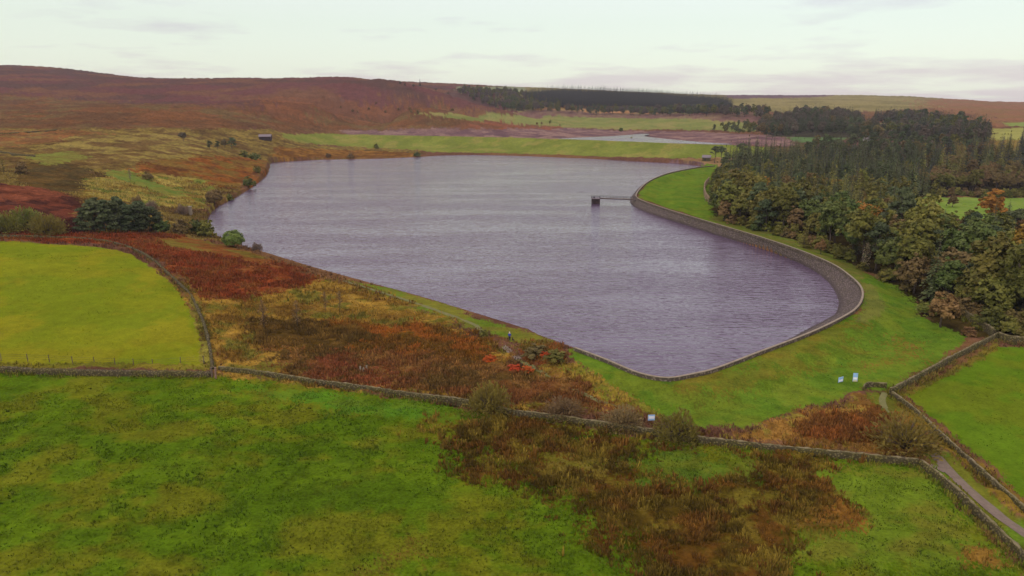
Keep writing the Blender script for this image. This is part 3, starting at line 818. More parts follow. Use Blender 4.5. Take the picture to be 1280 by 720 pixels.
# ------------------------------------------------------------------ walls, dam, fences
def wall_mesh(line, h, w, mat, step=0.35, seed=0, batter=0.72, lift=0.0, zs=None, jag=0.16):
    """a dry stone wall: a battered section swept along the ground, its courses and top uneven"""
    L = resample(line, step); n = len(L)
    z = (height(L[:, 0], L[:, 1]) if zs is None else np.full(n, zs)) + lift
    T = np.gradient(L[:, :2], axis=0); T /= np.linalg.norm(T, axis=1)[:, None] + 1e-9
    Nn = np.stack([T[:, 1], -T[:, 0]], 1)
    prof = [(-.5, -.35), (-.48, .12), (-.45, .45), (-.42 * batter / .72, .8), (-.36, .97), (-.13, 1.10), (.13, 1.10), (.36, .97), (.42 * batter / .72, .8), (.45, .45), (.48, .12), (.5, -.35)]
    k = len(prof); V = np.zeros((n, k, 3)); rng = np.random.default_rng(seed)
    s = np.arange(n) * step
    hv = h * (1 + 0.10 * fbm(s, s * 0 + seed, 9.0, seed, 3))
    for j, (a, b) in enumerate(prof):
        o = a * w + rng.uniform(-.07, .07, n) * (b > 0)
        V[:, j, 0] = L[:, 0] + Nn[:, 0] * o; V[:, j, 1] = L[:, 1] + Nn[:, 1] * o
        V[:, j, 2] = z + b * hv + rng.uniform(-.5, .5, n) * jag * (b > .3)
    i = np.arange(n - 1)[:, None]; j = np.arange(k - 1)[None, :]
    a = i * k + j
    F = np.stack([a, a + 1, a + k + 1, a + k], -1).reshape(-1, 4)
    F = np.concatenate([F, [[e + q, e + q + 1, e + 10 - q, e + 11 - q] for e in (0, (n - 1) * k) for q in range(5)]])
    me = mesh_np('dry_stone_wall', V.reshape(-1, 3), F, mat, False)
    me.validate()
    return me

def strip(name, line, w, th, z, mat, step=0.5):
    L = resample(line, step) if not callable(z) else line; n = len(L)
    T = np.gradient(L, axis=0); T /= np.linalg.norm(T, axis=1)[:, None] + 1e-9
    Nn = np.stack([T[:, 1], -T[:, 0]], 1)
    zz = np.full(n, z) if not callable(z) else z(L[:, 0], L[:, 1])[:n]
    prof = [(-.5, 0), (-.5, 1), (.5, 1), (.5, 0)]
    V = np.zeros((n, 4, 3))
    for k, (a, b) in enumerate(prof):
        V[:, k, :2] = L + Nn * a * w; V[:, k, 2] = zz + b * th
    i = np.arange(n - 1)[:, None]; j = np.arange(4)[None]; a = i * 4 + j; b = i * 4 + (j + 1) % 4
    F = np.stack([a, b, b + 4, a + 4], -1).reshape(-1, 4)
    F = np.concatenate([F, [[3, 2, 1, 0], [(n - 1) * 4 + q for q in range(4)]]])
    return mesh_np(name, V.reshape(-1, 3), F, mat, False)

WALL_LINES = []
def dry_wall(label, px, h=1.35, w=0.75, mat='wall', seed=1, group='dry stone walls', pts=None, jag=0.16, cope=True):
    line = smooth_line(hits(px, 1), 5) if pts is None else pts
    me = wall_mesh(line, h, w, M[mat], seed=seed, jag=jag)
    o = obj('dry_stone_wall', me); tag(o, label, 'stone wall', group)
    if not cope: WALL_LINES.append((line, h, w)); return o
    L = resample(line, 0.6); hh = h * (1.02 + 0.10 * fbm(np.arange(len(L)) * .6, np.zeros(len(L)) + seed, 9.0, seed, 3))
    cm_ = strip('cope', L[:, :2], w * .44, .10, lambda x, y: height(x, y) + hh[:len(x)], M['cope'], 0.6)
    q = np.empty(len(cm_.vertices) * 3, np.float32); cm_.vertices.foreach_get('co', q); q = q.reshape(-1, 3); q += np.random.default_rng(seed).uniform(-.09, .09, q.shape); cm_.vertices.foreach_set('co', q.ravel())
    obj('cope', cm_, o)
    WALL_LINES.append((line, h, w))
    return o

dry_wall('low mossy stone wall below the wire fence of the smooth yellow green field', [(-120,468),(-60,467),(0,466),(60,467.5),(130,468.5),(200,469),(263,470)], 0.85, 0.85, seed=2, jag=0.25, cope=False)
dry_wall('long stone wall from the leaning gate posts to the lane corner between bracken and pasture', [(274,463.5),(320,468),(380,477),(450,488),(520,498),(580,506),(640,519),(690,525),(740,533),(800,542),(850,551),(900,556),(960,563),(1020,569),(1080,576),(1147,582)], 0.85, 0.55, seed=3)
dry_wall('dark stone wall slanting down from the lane corner beside the gravel path', [(1150,583),(1170,598),(1195,620),(1220,644),(1245,668),(1270,692),(1310,732)], 0.9, 0.6, seed=4)
dry_wall('tumbled stone wall curving round the smooth yellow green field beside red bracken', [(266,463),(263,440),(257,412),(248,390),(238,371),(225,358),(208,342),(190,326),(165,312),(140,304),(105,299),(60,297),(0,295),(-60,293)], 0.5, 0.6, seed=5, jag=0.4, cope=False)
dry_wall('pale topped stone wall slanting from the path bend up to the dark wood', [(1113,493),(1135,482),(1160,468),(1185,454),(1210,441),(1230,431),(1246,423)], 1.05, 0.6, 'wallpale', seed=6)
dry_wall('mossy stone wall along the foot of the dark wood above the right field', [(1248,423),(1262,428),(1290,430),(1340,432)], 1.2, 0.8, seed=7)
dry_wall('low grassy stone wall running down beside the right field and the gravel path', [(1115,494),(1130,505),(1150,521),(1175,545),(1205,573),(1240,604),(1280,640),(1320,675)], 0.6, 0.6, seed=8)
dry_wall('short mossy wall climbing into the dark wood beside a rust orange shrub', [(1243,422),(1232,413),(1220,406),(1208,398),(1196,390)], 1.3, 0.8, seed=9)
dry_wall('thin dark field wall crossing the far orange moor on the left', [(-60,166),(0,167.5),(25,167),(50,165.5),(72,163)], 0.9, 0.7, 'wall', seed=10, cope=False)
dry_wall('dark tumbled wall below the orange moor grass near the lone small tree', [(-60,190),(0,190.5),(18,194),(44,196)], 0.9, 0.7, 'wall', seed=11, cope=False)
dry_wall('small grey retaining wall between the dam grass and the path bend', [(1079,488.5),(1083,484),(1094,483.5),(1108,485)], 0.75, 0.3, 'wallpale', seed=12, jag=0.1)

dry_wall('tall tan curved stone wall between the far dam grass and the wood', [(886,227),(881,234),(880.5,242),(883,249),(889,255)], 2.6, 0.8, 'tanwall', seed=13)
# grass and dead stems grown up along the walls
wx = []; wy = []; wh = []
for line, h, w in WALL_LINES[:9]:
    L = resample(line, 0.35)[:, :2]; T = np.gradient(L, axis=0); T /= np.linalg.norm(T, axis=1)[:, None] + 1e-9; Nn = np.stack([T[:, 1], -T[:, 0]], 1)
    gap = fbm(L[:, 0], L[:, 1], 6.0, 12, 2)
    for rep in range(4):
        s_ = RNG.choice([-1, 1], len(L))[:, None]; q = L + Nn * s_ * (w * .5 + np.abs(RNG.normal(0, .38, (len(L), 1)))) + RNG.normal(0, .15, (len(L), 2))
        m = gap > RNG.uniform(-.9, .5, len(L)); wx.append(q[m, 0]); wy.append(q[m, 1]); wh.append(np.full(m.sum(), h))
wx = np.concatenate(wx); wy = np.concatenate(wy); wh = np.concatenate(wh)
wc, _, _ = classify(wx, wy); n = len(wx)
wc = wc * .5 + np.where(RNG.random((n, 1)) < .55, lin((122, 108, 44)), lin((92, 100, 30))) * .5
tufts('wall_foot_grass', [(wx, wy, wc * 1.3, RNG.uniform(.2, .75, n) * np.minimum(wh, 1.0), RNG.uniform(.4, .8, n), 7)], 'rank grass and dead stems along the foot of the stone walls')
# the dam: pitched stone face, parapet wall and coping
dam = thing('reservoir_dam', 'curved reservoir dam with dark stone pitching and pale topped parapet', 'dam', (float(crest[60, 0]), float(crest[60, 1]), 0))
def under(o, root):
    o.parent = root; o.matrix_parent_inverse = Matrix.Translation(root.location).inverted(); return o
nF = 420
cw = resample(dam_water, 0.5); cc_ = resample(crest, 0.5)
# for every point of the crest the nearest point of the water's edge
fx = cc_; d2 = ((fx[:, None, :] - cw[None]) ** 2).sum(2); nn = cw[d2.argmin(1)]
for _ in range(40): nn[1:-1] = (nn[:-2] + nn[1:-1] * 2 + nn[2:]) / 4
rows = 9; V = np.zeros((len(fx), rows, 3))
rngf = np.random.default_rng(3)
for k in range(rows):
    tt = -0.25 + 1.25 * k / (rows - 1)
    V[:, k, :2] = nn + (fx - nn) * tt; V[:, k, 2] = CREST_Z * tt + 0.06 + rngf.uniform(-.07, .07, len(fx)) * (k < rows - 1)
i = np.arange(len(fx) - 1)[:, None]; j = np.arange(rows - 1)[None]; a = i * rows + j
F = np.stack([a, a + 1, a + rows + 1, a + rows], -1).reshape(-1, 4)
under(obj('stone_facing', mesh_np('stone_facing', V.reshape(-1, 3), F, M['facing'], False)), dam)
par = wall_mesh(crest, 0.5, 0.5, M['parapet'], 0.5, 21, zs=CREST_Z - 0.02, jag=0.04)
under(obj('parapet', par), dam)
under(obj('coping', strip('coping', crest, 0.46, 0.10, CREST_Z + 0.54, M['coping'])), dam)

# paths
def path(px, w, mat='gravel', lift=0.05):
    L = resample(smooth_line(hits(px, 1), 6), 0.5); n = len(L)
    T = np.gradient(L, axis=0); T /= np.linalg.norm(T, axis=1)[:, None] + 1e-9
    Nn = np.stack([T[:, 1], -T[:, 0]], 1); cols = np.linspace(-.5, .5, 5); V = np.zeros((n, 5, 3))
    s = np.arange(n) * 0.5
    for k, a in enumerate(cols):
        ww = w * (1 + 0.22 * fbm(s, s * 0 + k * 50, 4.0, 7, 2))
        V[:, k, :2] = L + Nn * (a * ww)[:, None]; V[:, k, 2] = height(V[:, k, 0], V[:, k, 1]) + lift - abs(a) * 0.10
    i = np.arange(n - 1)[:, None]; j = np.arange(4)[None]; q = i * 5 + j
    F = np.stack([q, q + 1, q + 6, q + 5], -1).reshape(-1, 4)
    me = mesh_np('path', V.reshape(-1, 3), F, M[mat], True)
    return tag(obj('path', me), kind='structure')
path([(1155,556),(1166,566),(1180,582),(1200,603),(1225,624),(1252,647),(1282,668),(1330,702)], 1.35, 'gravel', 0.12)
path([(1150,578),(1166,583),(1182,590)], 0.9, 'gravel', 0.10)
path([(1106,491),(1103,497),(1103,503),(1107,511),(1112,516)], 0.9, 'track', 0.08)
path([(595,406),(606,417),(620,427),(630,433),(640,442),(648,449),(664,458),(690,472),(720,488),(750,502),(790,516)], 1.0, 'track', 0.12)
path([(629,429),(633,436),(641,442),(648,449)], 1.2, 'gravel', 0.16)
path([(430,350),(500,372),(560,392),(596,406)], 1.2, 'track', 0.07)

# wire fence along the smooth field
fp = [(-62,451),(-30,451.5),(2,452),(35,452.5),(62,453),(91,454.5),(118,455),(144,456),(167,456.5),(191,457),(226,454.5),(255,453)]
fw = [spot(u, v) for u, v in fp]
fence = thing('wire_fence', 'wire fence on thin dark posts along the smooth yellow green field', 'fence', fw[3])
for k, p in enumerate(fw):
    mb = MB(); q = (p[0] + R.uniform(-.05, .05), p[1], p[2] + 1.35)
    mb.tube([(p[0], p[1], p[2] - .3), (p[0] + R.uniform(-.03, .03), p[1], p[2] + .6), q], [.075, .07, .065], 6)
    under(mb.build('post', M['wood'], None), fence)
for hgt in (0.5, 0.85, 1.2):
    mb = MB(); mb.tube([(p[0], p[1] - .08, p[2] + hgt) for p in fw], [.012] * len(fw), 4)
    under(mb.build('wire', M['iron'], None), fence)
# gate posts
for (u, v, hgt, lean, mat, lab) in ((269.5,472.5,2.0,.12,'pinkwood','pale reddish wooden gate post standing where the two pasture walls meet'),
                                 (265.5,471.0,1.8,-.1,'wood','dark wooden gate post just behind the pale reddish one')):
    x, y, z = spot(u, v); mb = MB()
    mb.tube([(0, 0, -.3), (lean * .5, 0, hgt * .5), (lean, 0, hgt)], [.17, .16, .15], 8)
    o = mb.build('gate_post', M[mat], None); o.location = (x, y, z); tag(o, lab, 'gate post', 'gate posts')

# ------------------------------------------------------------------ small structures
# valve tower and footbridge
tx, ty, _ = at_z(744.5, 254.5, 0)
tower = thing('valve_tower', 'small dark square valve tower standing in the reservoir water', 'valve tower', (tx, ty, 0))
mb = MB(); mb.box((0, 0, .6), (3.7, 3.4, 3.6)); mb.build('tower_base', M['barn'], tower)
mb = MB(); mb.box((0, 0, 2.5), (4.0, 3.7, .22)); mb.build('platform', M['slate'], tower)
mb = MB()
for a, b in (((-1.9, -1.75), (1.9, -1.75)), ((1.9, -1.75), (1.9, 1.75)), ((1.9, 1.75), (-1.9, 1.75)), ((-1.9, 1.75), (-1.9, -1.75))):
    for hz in (3.1, 3.6):
        mb.tube([(*a, hz), (*b, hz)], [.05, .05], 5)
    for f in (0, .33, .66):
        p = (a[0] + (b[0] - a[0]) * f, a[1] + (b[1] - a[1]) * f); mb.tube([(*p, 2.6), (*p, 3.65)], [.05, .05], 5)
mb.build('railing', M['iron'], tower)
mb = MB(); mb.box((-.8, .2, 3.0), (.7, .7, .8), taper=.8); mb.tube([(-.8, .2, 3.4), (-.8, .2, 3.9)], [.06, .06], 6); mb.build('valve_gear', M['iron'], tower)
ex, ey, _ = at_z(797, 248.5, 3.0)
bridge = thing('footbridge', 'thin dark footbridge from the dam to the valve tower', 'footbridge', (tx, ty, 0))
bx, by = ex - tx, ey - ty; bl = math.hypot(bx, by); ba = math.atan2(by, bx); bridge.rotation_euler = (0, 0, ba)
mb = MB(); mb.box((1.9 + (bl - 1.9) / 2, 0, 2.72), (bl - 1.9, 1.3, .18)); mb.build('deck', M['wood'], bridge)
for s in (-.55, .55):
    mb = MB(); mb.box((1.9 + (bl - 1.9) / 2, s, 2.5), (bl - 1.9, .14, .28)); mb.build('girder', M['iron'], bridge)
    mb = MB()
    for hz in (3.3, 3.85): mb.tube([(2.0, s, hz), (bl - .2, s, hz)], [.045, .045], 5)
    q = 2.0
    while q < bl: mb.tube([(q, s, 2.8), (q, s, 3.9)], [.04, .04], 5); q += 1.6
    mb.build('railing', M['iron'], bridge)

# stone barn on the moor's edge
def building(name, label, cat, u, v, L, W, H, roofh, rz, wallmat, roofmat, lintels=(), z=None, chimney=False):
    x, y, zz = spot(u, v)
    t = thing(name, label, cat, (x, y, zz - .3), rz)
    mb = MB(); a, b = L / 2, W / 2
    mb.add([(-a, -b, 0), (a, -b, 0), (a, b, 0), (-a, b, 0), (-a, -b, H), (a, -b, H), (a, b, H), (-a, b, H), (-a, 0, H + roofh), (a, 0, H + roofh)],
           [(0, 1, 5, 4), (2, 3, 7, 6), (1, 2, 6, 9, 5), (3, 0, 4, 8, 7), (3, 2, 1, 0), (4, 5, 9, 8), (6, 7, 8, 9)])
    mb.build('wall', wallmat, t)
    mb = MB(); e = .35; s = roofh / b
    for sg in (-1, 1):
        y0 = sg * (b + e); z0 = H - e * s
        vs = [(-a - e, y0, z0 + .05), (a + e, y0, z0 + .05), (a + e, 0, H + roofh + .05), (-a - e, 0, H + roofh + .05)]
        vs += [(p[0], p[1], p[2] + .2) for p in vs]
        mb.add(vs, [(0, 1, 2, 3), (7, 6, 5, 4), (0, 4, 5, 1), (1, 5, 6, 2), (2, 6, 7, 3), (3, 7, 4, 0)])
    rf = mb.build('roof', roofmat, t)
    if chimney:
        mb = MB(); mb.box((a - .6, 0, H + roofh + .5), (.8, .7, 1.3)); mb.build('chimney', wallmat, rf)
    for nm, cx, cz, w_, h_ in lintels:
        mb = MB(); mb.box((cx, -b - .03, cz), (w_, .12, h_)); mb.build(nm, M['dark'], t)
    return t
building('stone_barn', 'lone dark stone barn with low grey roof at the edge of the moor', 'barn', 332, 175, 10.5, 6, 3.6, 1.7, math.radians(8), M['barn'], M['slate'], [('door', -1, 1.3, 1.6, 2.2), ('window', 2.8, 2.0, .9, .9)])
building('stone_hut', 'tiny stone hut with pitched roof beside the flat topped pines', 'hut', 883, 201, 6, 4.5, 2.7, 1.6, math.radians(-20), M['wallpale'], M['slate'], [('door', -.8, 1.2, 1.0, 2.0), ('window', 1.4, 1.7, .7, .8)])
building('cottage', 'larger white cottage half hidden among the far woods', 'cottage', 1083, 178.5, 6, 4.5, 3.0, 1.7, math.radians(12), M['render'], M['slate'], [('door', 0, 1.2, .9, 2.0), ('window', -1.8, 1.7, .8, .9), ('window', 1.8, 1.7, .8, .9)], chimney=True)
building('cottage', 'smaller white outbuilding beside the white cottage in the far woods', 'cottage', 1092, 178, 4.5, 3.6, 2.5, 1.4, math.radians(70), M['render'], M['slate'], [('door', 0, 1.2, 1.0, 2.0)])
# stone pillar by the left shore
x, y, z = spot(238.5, 269); mb = MB()
pil = thing('stone_pillar', 'tall pale stone pillar above the bushes on the left shore', 'pillar', (x, y, z - .2))
mb.box((0, 0, 1.7), (1.3, 1.3, 3.4), .2, .86, .05); mb.build('shaft', M['coping'], pil)
mb = MB(); mb.box((0, 0, 3.52), (1.5, 1.5, .25), .2, .9, .03); mb.build('cap', M['coping'], pil)
# pale upright stones in the bracken
for u, v, h_, lab in ((450.6,463,.6,'small pale upright stone in the bracken, first of three'), (454.5,463.8,.45,'lowest small pale stone in the bracken, between two taller ones'), (458.5,462,.65,'small pale upright stone in the bracken nearest the dark wet patch')):
    x, y, z = spot(u, v); mb = MB(); mb.box((0, 0, h_ / 2), (.34, .28, h_ + .3), R.uniform(0, 1), .6, .05)
    o = mb.build('upright_stone', M['coping'], None); o.location = (x, y, z + .15); tag(o, lab, 'stone', 'pale upright stones')

# signs
def sign(label, u, v, w_, h_, foot, rz, bands):
    x, y, z = spot(u, v)
    t = thing('notice_board', label, 'sign', (x, y, z), rz, 'blue and white notice boards')
    for s in (-1, 1):
        mb = MB(); mb.box((s * (w_ / 2 - .1), .05, (foot + h_) / 2 - .1), (.09, .07, foot + h_ + .2)); mb.build('post', M['wood'], t)
    mb = MB(); mb.box((0, 0, foot + h_ / 2), (w_, .05, h_)); bd = mb.build('board', M['blue'], t)
    for c0, c1, mat in bands:
        mb = MB(); mb.box((0, -.033, foot + h_ * (c0 + c1) / 2), (w_ * .86, .012, h_ * (c1 - c0))); mb.build('panel', M[mat], bd)
sign('wide pale blue notice board lying low on the dam grass', 1050.5, 478.5, 1.15, 0.85, .15, math.radians(28), [(.12, .52, 'white')])
sign('narrow upright blue and white notice board with cream foot on the dam grass', 1068.5, 477.5, .75, 1.45, .1, math.radians(-6), [(.0, .17, 'yellow'), (.24, .5, 'white')])
sign('small blue and white notice board beside the round bush on the long stone wall', 814, 529.0, 1.0, .85, .45, math.radians(4), [(.30, .8, 'white')])

# ------------------------------------------------------------------ the walker and the dog
def skin_figure(name, joints, bones, mat, parent, sub=2):
    me = bpy.data.meshes.new(name); me.from_pydata([j[0] for j in joints], bones, [])
    o = bpy.data.objects.new(name, me); COL.objects.link(o)
    sk = o.modifiers.new('skin', 'SKIN'); sk.use_smooth_shade = True
    for i, j in enumerate(joints):
        d = me.skin_vertices[0].data[i]; d.radius = j[1] if hasattr(j[1], '__len__') else (j[1], j[1]); d.use_root = (i == 0)
    ss = o.modifiers.new('sub', 'SUBSURF'); ss.levels = sub; ss.render_levels = sub
    dg = bpy.context.evaluated_depsgraph_get(); dg.update()
    m2 = bpy.data.meshes.new_from_object(o.evaluated_get(dg)); m2.name = name
    bpy.data.objects.remove(o); m2.materials.clear(); m2.materials.append(mat)
    m2.polygons.foreach_set('use_smooth', np.ones(len(m2.polygons), bool))
    return obj(name, m2, parent)

px_, py_, pz_ = spot(637, 425.3)
per = thing('person', 'walker in a blue jacket and dark trousers on the shore path with a small dog', 'person', (px_, py_, pz_), math.radians(160))
J = []; B = []
def jt(p, r, link_to=None):
    J.append((p, r))
    if link_to is not None: B.append((link_to, len(J) - 1))
    return len(J) - 1
pel = jt((0, 0, .95), (.15, .12)); sp = jt((0, .0, 1.15), (.14, .11), pel); ch = jt((0, .01, 1.36), (.17, .12), sp); nk = jt((0, 0, 1.50), .055, ch)
hd0 = jt((0, -.01, 1.58), (.075, .085), nk); hd1 = jt((0, -.01, 1.68), (.078, .095), hd0); hd2 = jt((0, 0, 1.74), (.05, .06), hd1)
nose = jt((0, -.115, 1.635), .016, hd0)
for s in (-1, 1):
    hp = jt((s * .095, 0, .88), .095, pel); kn = jt((s * .10, -.04 if s > 0 else .03, .48), .065, hp); an = jt((s * .10, -.02 if s > 0 else .14, .09), .043, kn)
    jt((s * .11, -.17 if s > 0 else -.02, .045), .042, an)
    sh = jt((s * .19, 0, 1.40), .062, ch); eb = jt((s * .25, .04, 1.13), .045, sh); wr = jt((s * .25, -.08, .90), .032, eb)
    pm = jt((s * .245, -.10, .83), (.02, .036), wr)
    for k, (dx, ln) in enumerate(((-.028, .075), (-.009, .085), (.010, .08), (.028, .062))):
        a = jt((s * .245, -.105 + dx, .78), .0095, pm); jt((s * (.245 - .012), -.112 + dx, .78 - ln), .008, a)
    a = jt((s * .235, -.145, .815), .011, pm); jt((s * .225, -.165, .765), .009, a)
skin_figure('body', J, B, M['skin'], per)
for s in (-1, 1):
    mb = MB(); mb.tube([(s * .03, -.098, 1.665), (s * .03, -.108, 1.665)], [.014, .010], 8); mb.build('eye', M['dark'], per)
    mb = MB(); mb.tube([(s * .083, .0, 1.61), (s * .095, .01, 1.64), (s * .085, .005, 1.67)], [.012, .02, .012], 6); mb.build('ear', M['skin'], per)
mb = MB(); mb.tube([(-.025, -.102, 1.585), (.025, -.102, 1.585)], [.008, .008], 6); mb.build('mouth', M['pinkwood'], per)
J = []; B = []
a = jt((0, .02, 1.72), (.088, .10)); jt((0, .04, 1.64), (.082, .075), a); jt((0, .0, 1.755), (.06, .07), a)
skin_figure('hair', J, B, M['hair'], per)
J = []; B = []
pel = jt((0, 0, .86), (.185, .155)); sp = jt((0, 0, 1.1), (.175, .145), pel); ch = jt((0, .01, 1.34), (.20, .15), sp); jt((0, .01, 1.47), (.085, .08), ch)
for s in (-1, 1):
    sh = jt((s * .20, 0, 1.39), .085, ch); eb = jt((s * .255, .04, 1.13), .066, sh); jt((s * .25, -.065, .93), .052, eb)
skin_figure('jacket', J, B, M['jacket'], per)
J = []; B = []
pel = jt((0, 0, .93), (.165, .135))
for s in (-1, 1):
    hp = jt((s * .10, 0, .84), .112, pel); kn = jt((s * .105, -.04 if s > 0 else .03, .48), .085, hp); jt((s * .105, -.02 if s > 0 else .13, .13), .066, kn)
skin_figure('trousers', J, B, M['trousers'], per)
for s in (-1, 1):
    y0 = 0 if s > 0 else .15
    mb = MB(); mb.tube([(s * .105, .05 + y0 * .9, .05), (s * .108, -.07 + y0, .055), (s * .112, -.19 + y0, .045)], [.055, .06, .045], 8); mb.build('boot', M['dark'], per, True)

dx_, dy_, dz_ = spot(641.3, 426.2)
dog = thing('dog', 'small dark dog beside the walker in the blue jacket', 'dog', (dx_, dy_, dz_), math.radians(200))
J = []; B = []
ch = jt((0, -.20, .40), (.105, .135)); md = jt((0, .02, .41), (.09, .11), ch); hp = jt((0, .24, .42), (.085, .10), md)
nk = jt((0, -.34, .50), .07, ch); hd = jt((0, -.42, .60), .075, nk); mz = jt((0, -.52, .575), .042, hd); jt((0, -.58, .565), .03, mz)
t1 = jt((0, .36, .47), .025, hp); jt((0, .48, .56), .014, t1)
for s in (-1, 1):
    e = jt((s * .045, -.39, .68), .02, hd); jt((s * .07, -.40, .63), .014, e)
    a = jt((s * .07, -.24, .30), .045, ch); b = jt((s * .07, -.22, .15), .027, a); c = jt((s * .07, -.24, .035), .024, b); jt((s * .07, -.28, .025), .022, c)
    a = jt((s * .075, .18, .30), .055, hp); b = jt((s * .075, .30, .17), .028, a); c = jt((s * .075, .27, .035), .023, b); jt((s * .075, .22, .025), .022, c)
skin_figure('body', J, B, M['dogfur'], dog, 1)

# ------------------------------------------------------------------ trees
def quads_mesh(name, P, A, B, mat):
    """many leaf faces: centre P, half axes A and B"""
    V = np.stack([P - A - B * .6, P + A * .9 - B, P + A + B * .7, P - A * .8 + B], 1).reshape(-1, 3)
    F = np.arange(len(V)).reshape(-1, 4)
    return mesh_np(name, V, F, mat)

def rand_dirs(rng, n):
    d = rng.normal(size=(n, 3)); return d / np.linalg.norm(d, axis=1)[:, None]

def leaf_faces(rng, P, out, size, spread=0.75):
    """leaf clumps at P facing roughly along out"""
    n = len(P)
    nd = out + rand_dirs(rng, n) * spread; nd /= np.linalg.norm(nd, axis=1)[:, None] + 1e-9
    a = np.cross(nd, rand_dirs(rng, n)); a /= np.linalg.norm(a, axis=1)[:, None] + 1e-9
    b = np.cross(nd, a); s = size * rng.uniform(.55, 1.35, (n, 1))
    return a * s, b * s * rng.uniform(.5, 1.0, (n, 1))

def crown_broad(rng, h, rad, base, nclump, per, size, flat=1.0, topheavy=0.0):
    """clumps of leaves on an uneven crown between base and h"""
    lobes = []
    nl = int(rng.integers(4, 8)); ch = (h - base)
    for i in range(nl):
        a = rng.uniform(0, 6.283); q = rng.uniform(.1, .55) * rad
        zc = base + ch * rng.uniform(.35, .72); rr = rad * rng.uniform(.48, .75)
        lobes.append((q * math.cos(a), q * math.sin(a), zc, rr, min(ch * rng.uniform(.30, .46) * flat, ch * .5)))
    lobes.append((0, 0, base + ch * .62, rad * .6, ch * .38))
    Ps = []; Os = []
    for c in range(nclump):
        l = lobes[int(rng.integers(len(lobes)))]
        d = rand_dirs(rng, 1)[0]
        if d[2] < -.35: d[2] *= -.4
        q = rng.uniform(.72, 1.05)
        cen = np.array([l[0] + d[0] * l[3] * q, l[1] + d[1] * l[3] * q, l[2] + d[2] * l[4] * q])
        cr = rad * rng.uniform(.13, .26)
        dd = rand_dirs(rng, per); dd[:, 2] *= .65
        Ps.append(cen + dd * cr * rng.uniform(.3, 1, (per, 1))); Os.append(np.tile(d, (per, 1)) * .7 + dd * .6 + np.array([0, 0, .35]))
    P = np.concatenate(Ps); O = np.concatenate(Os); O /= np.linalg.norm(O, axis=1)[:, None] + 1e-9
    A, B = leaf_faces(rng, P, O, size)
    return P, A, B, lobes

def trunk_mesh(rng, name, h, r, limbs, mat, lobes=None, bend=.25):
    mb = MB(); x = y = 0; pts_ = [(0, 0, -.4)]; rad = [r * 1.35]
    for k in range(1, 6):
        x += rng.uniform(-bend, bend); y += rng.uniform(-bend, bend); pts_.append((x, y, h * k / 5)); rad.append(r * (1 - .15 * k))
    mb.tube(pts_, rad, 7)
    for k in range(limbs):
        q = pts_[int(rng.integers(2, 5))]
        if lobes: l = lobes[int(rng.integers(len(lobes)))]; e = (l[0] * 1.1 + rng.uniform(-.4, .4), l[1] * 1.1 + rng.uniform(-.4, .4), l[2] + l[4] * .2)
        else:
            a = rng.uniform(0, 6.283); L = h * rng.uniform(.2, .35); e = (q[0] + math.cos(a) * L, q[1] + math.sin(a) * L, q[2] + h * .12)
        m_ = tuple((q[i] * .5 + e[i] * .5) + (rng.uniform(-.15, .3) if i == 2 else 0) for i in range(3))
        mb.tube([q, m_, e], [r * .45, r * .32, r * .12], 5)
    return mb.mesh(name, mat, True)

def crown_conifer(rng, h, rad, base, levels, nb, droop, size=1.0):
    """whorls of drooping boughs, each a fringed spray"""
    P = []; A = []; B = []
    for k in range(levels):
        f = (k + rng.uniform(-.3, .3)) / (levels - 1); f = min(max(f, 0), 1)
        z = base + (h - base) * f; r = rad * ((1 - f) ** .85 * .96 + .035) * rng.uniform(.78, 1.12)
        n = max(4, int(nb * (1 - f * .55))); a0 = rng.uniform(0, 6.283)
        for j in range(n):
            a = a0 + 6.283 * j / n + rng.uniform(-.3, .3); L = r * rng.uniform(.6, 1.15)
            d = np.array([math.cos(a), math.sin(a), 0]); s = np.array([-math.sin(a), math.cos(a), 0])
            ns = max(2, int(3 + L * 1.1))
            for q in range(ns):
                t = (q + .6) / ns
                w = L * .20 * (1.15 - t * .75) * size
                zz = z - droop * L * t ** 1.5 + .10 * L * math.sin(t * 3.1)
                p = d * (L * t) + s * rng.uniform(-.10, .10) * L + np.array([0, 0, zz])
                ax = (d * .8 + np.array([0, 0, -droop * 1.1 * t + rng.uniform(-.15, .15)]) + s * rng.uniform(-.5, .5)) * (L / ns * .75)
                bx = (s + np.array([0, 0, rng.uniform(-.45, .45)]) + d * rng.uniform(-.3, .3)) * w
                P.append(p); A.append(ax); B.append(bx)
    # leader
    for q in range(5):
        P.append(np.array([0, 0, h * .985 + q * .06])); a = rng.uniform(0, 6.283)
        A.append(np.array([math.cos(a) * .12, math.sin(a) * .12, .1])); B.append(np.array([0, 0, .35]))
    return np.array(P), np.array(A), np.array(B)

def crown_pine(rng, h, rad, base, npads, per, size):
    """flat pads of dark needles on bare limbs"""
    Ps = []; Os = []; lobes = []
    for k in range(npads):
        f = (k + .5) / npads; z = base + (h - base) * f ** .8; a = rng.uniform(0, 6.283)
        rr = rad * (0.95 - .65 * max(0, f - .45) / .55) * rng.uniform(.25, .85)
        cen = np.array([rr * math.cos(a), rr * math.sin(a), z]); pr = rad * rng.uniform(.26, .46)
        lobes.append((cen[0], cen[1], cen[2], pr, .4))
        dd = rand_dirs(rng, per); dd[:, 2] = np.abs(dd[:, 2]) * .55 - .12
        Ps.append(cen + dd * pr * rng.uniform(.35, 1, (per, 1))); Os.append(dd + np.array([0, 0, .5]))
    P = np.concatenate(Ps); O = np.concatenate(Os); O /= np.linalg.norm(O, axis=1)[:, None]
    A, B = leaf_faces(rng, P, O, size)
    return P, A, B, lobes

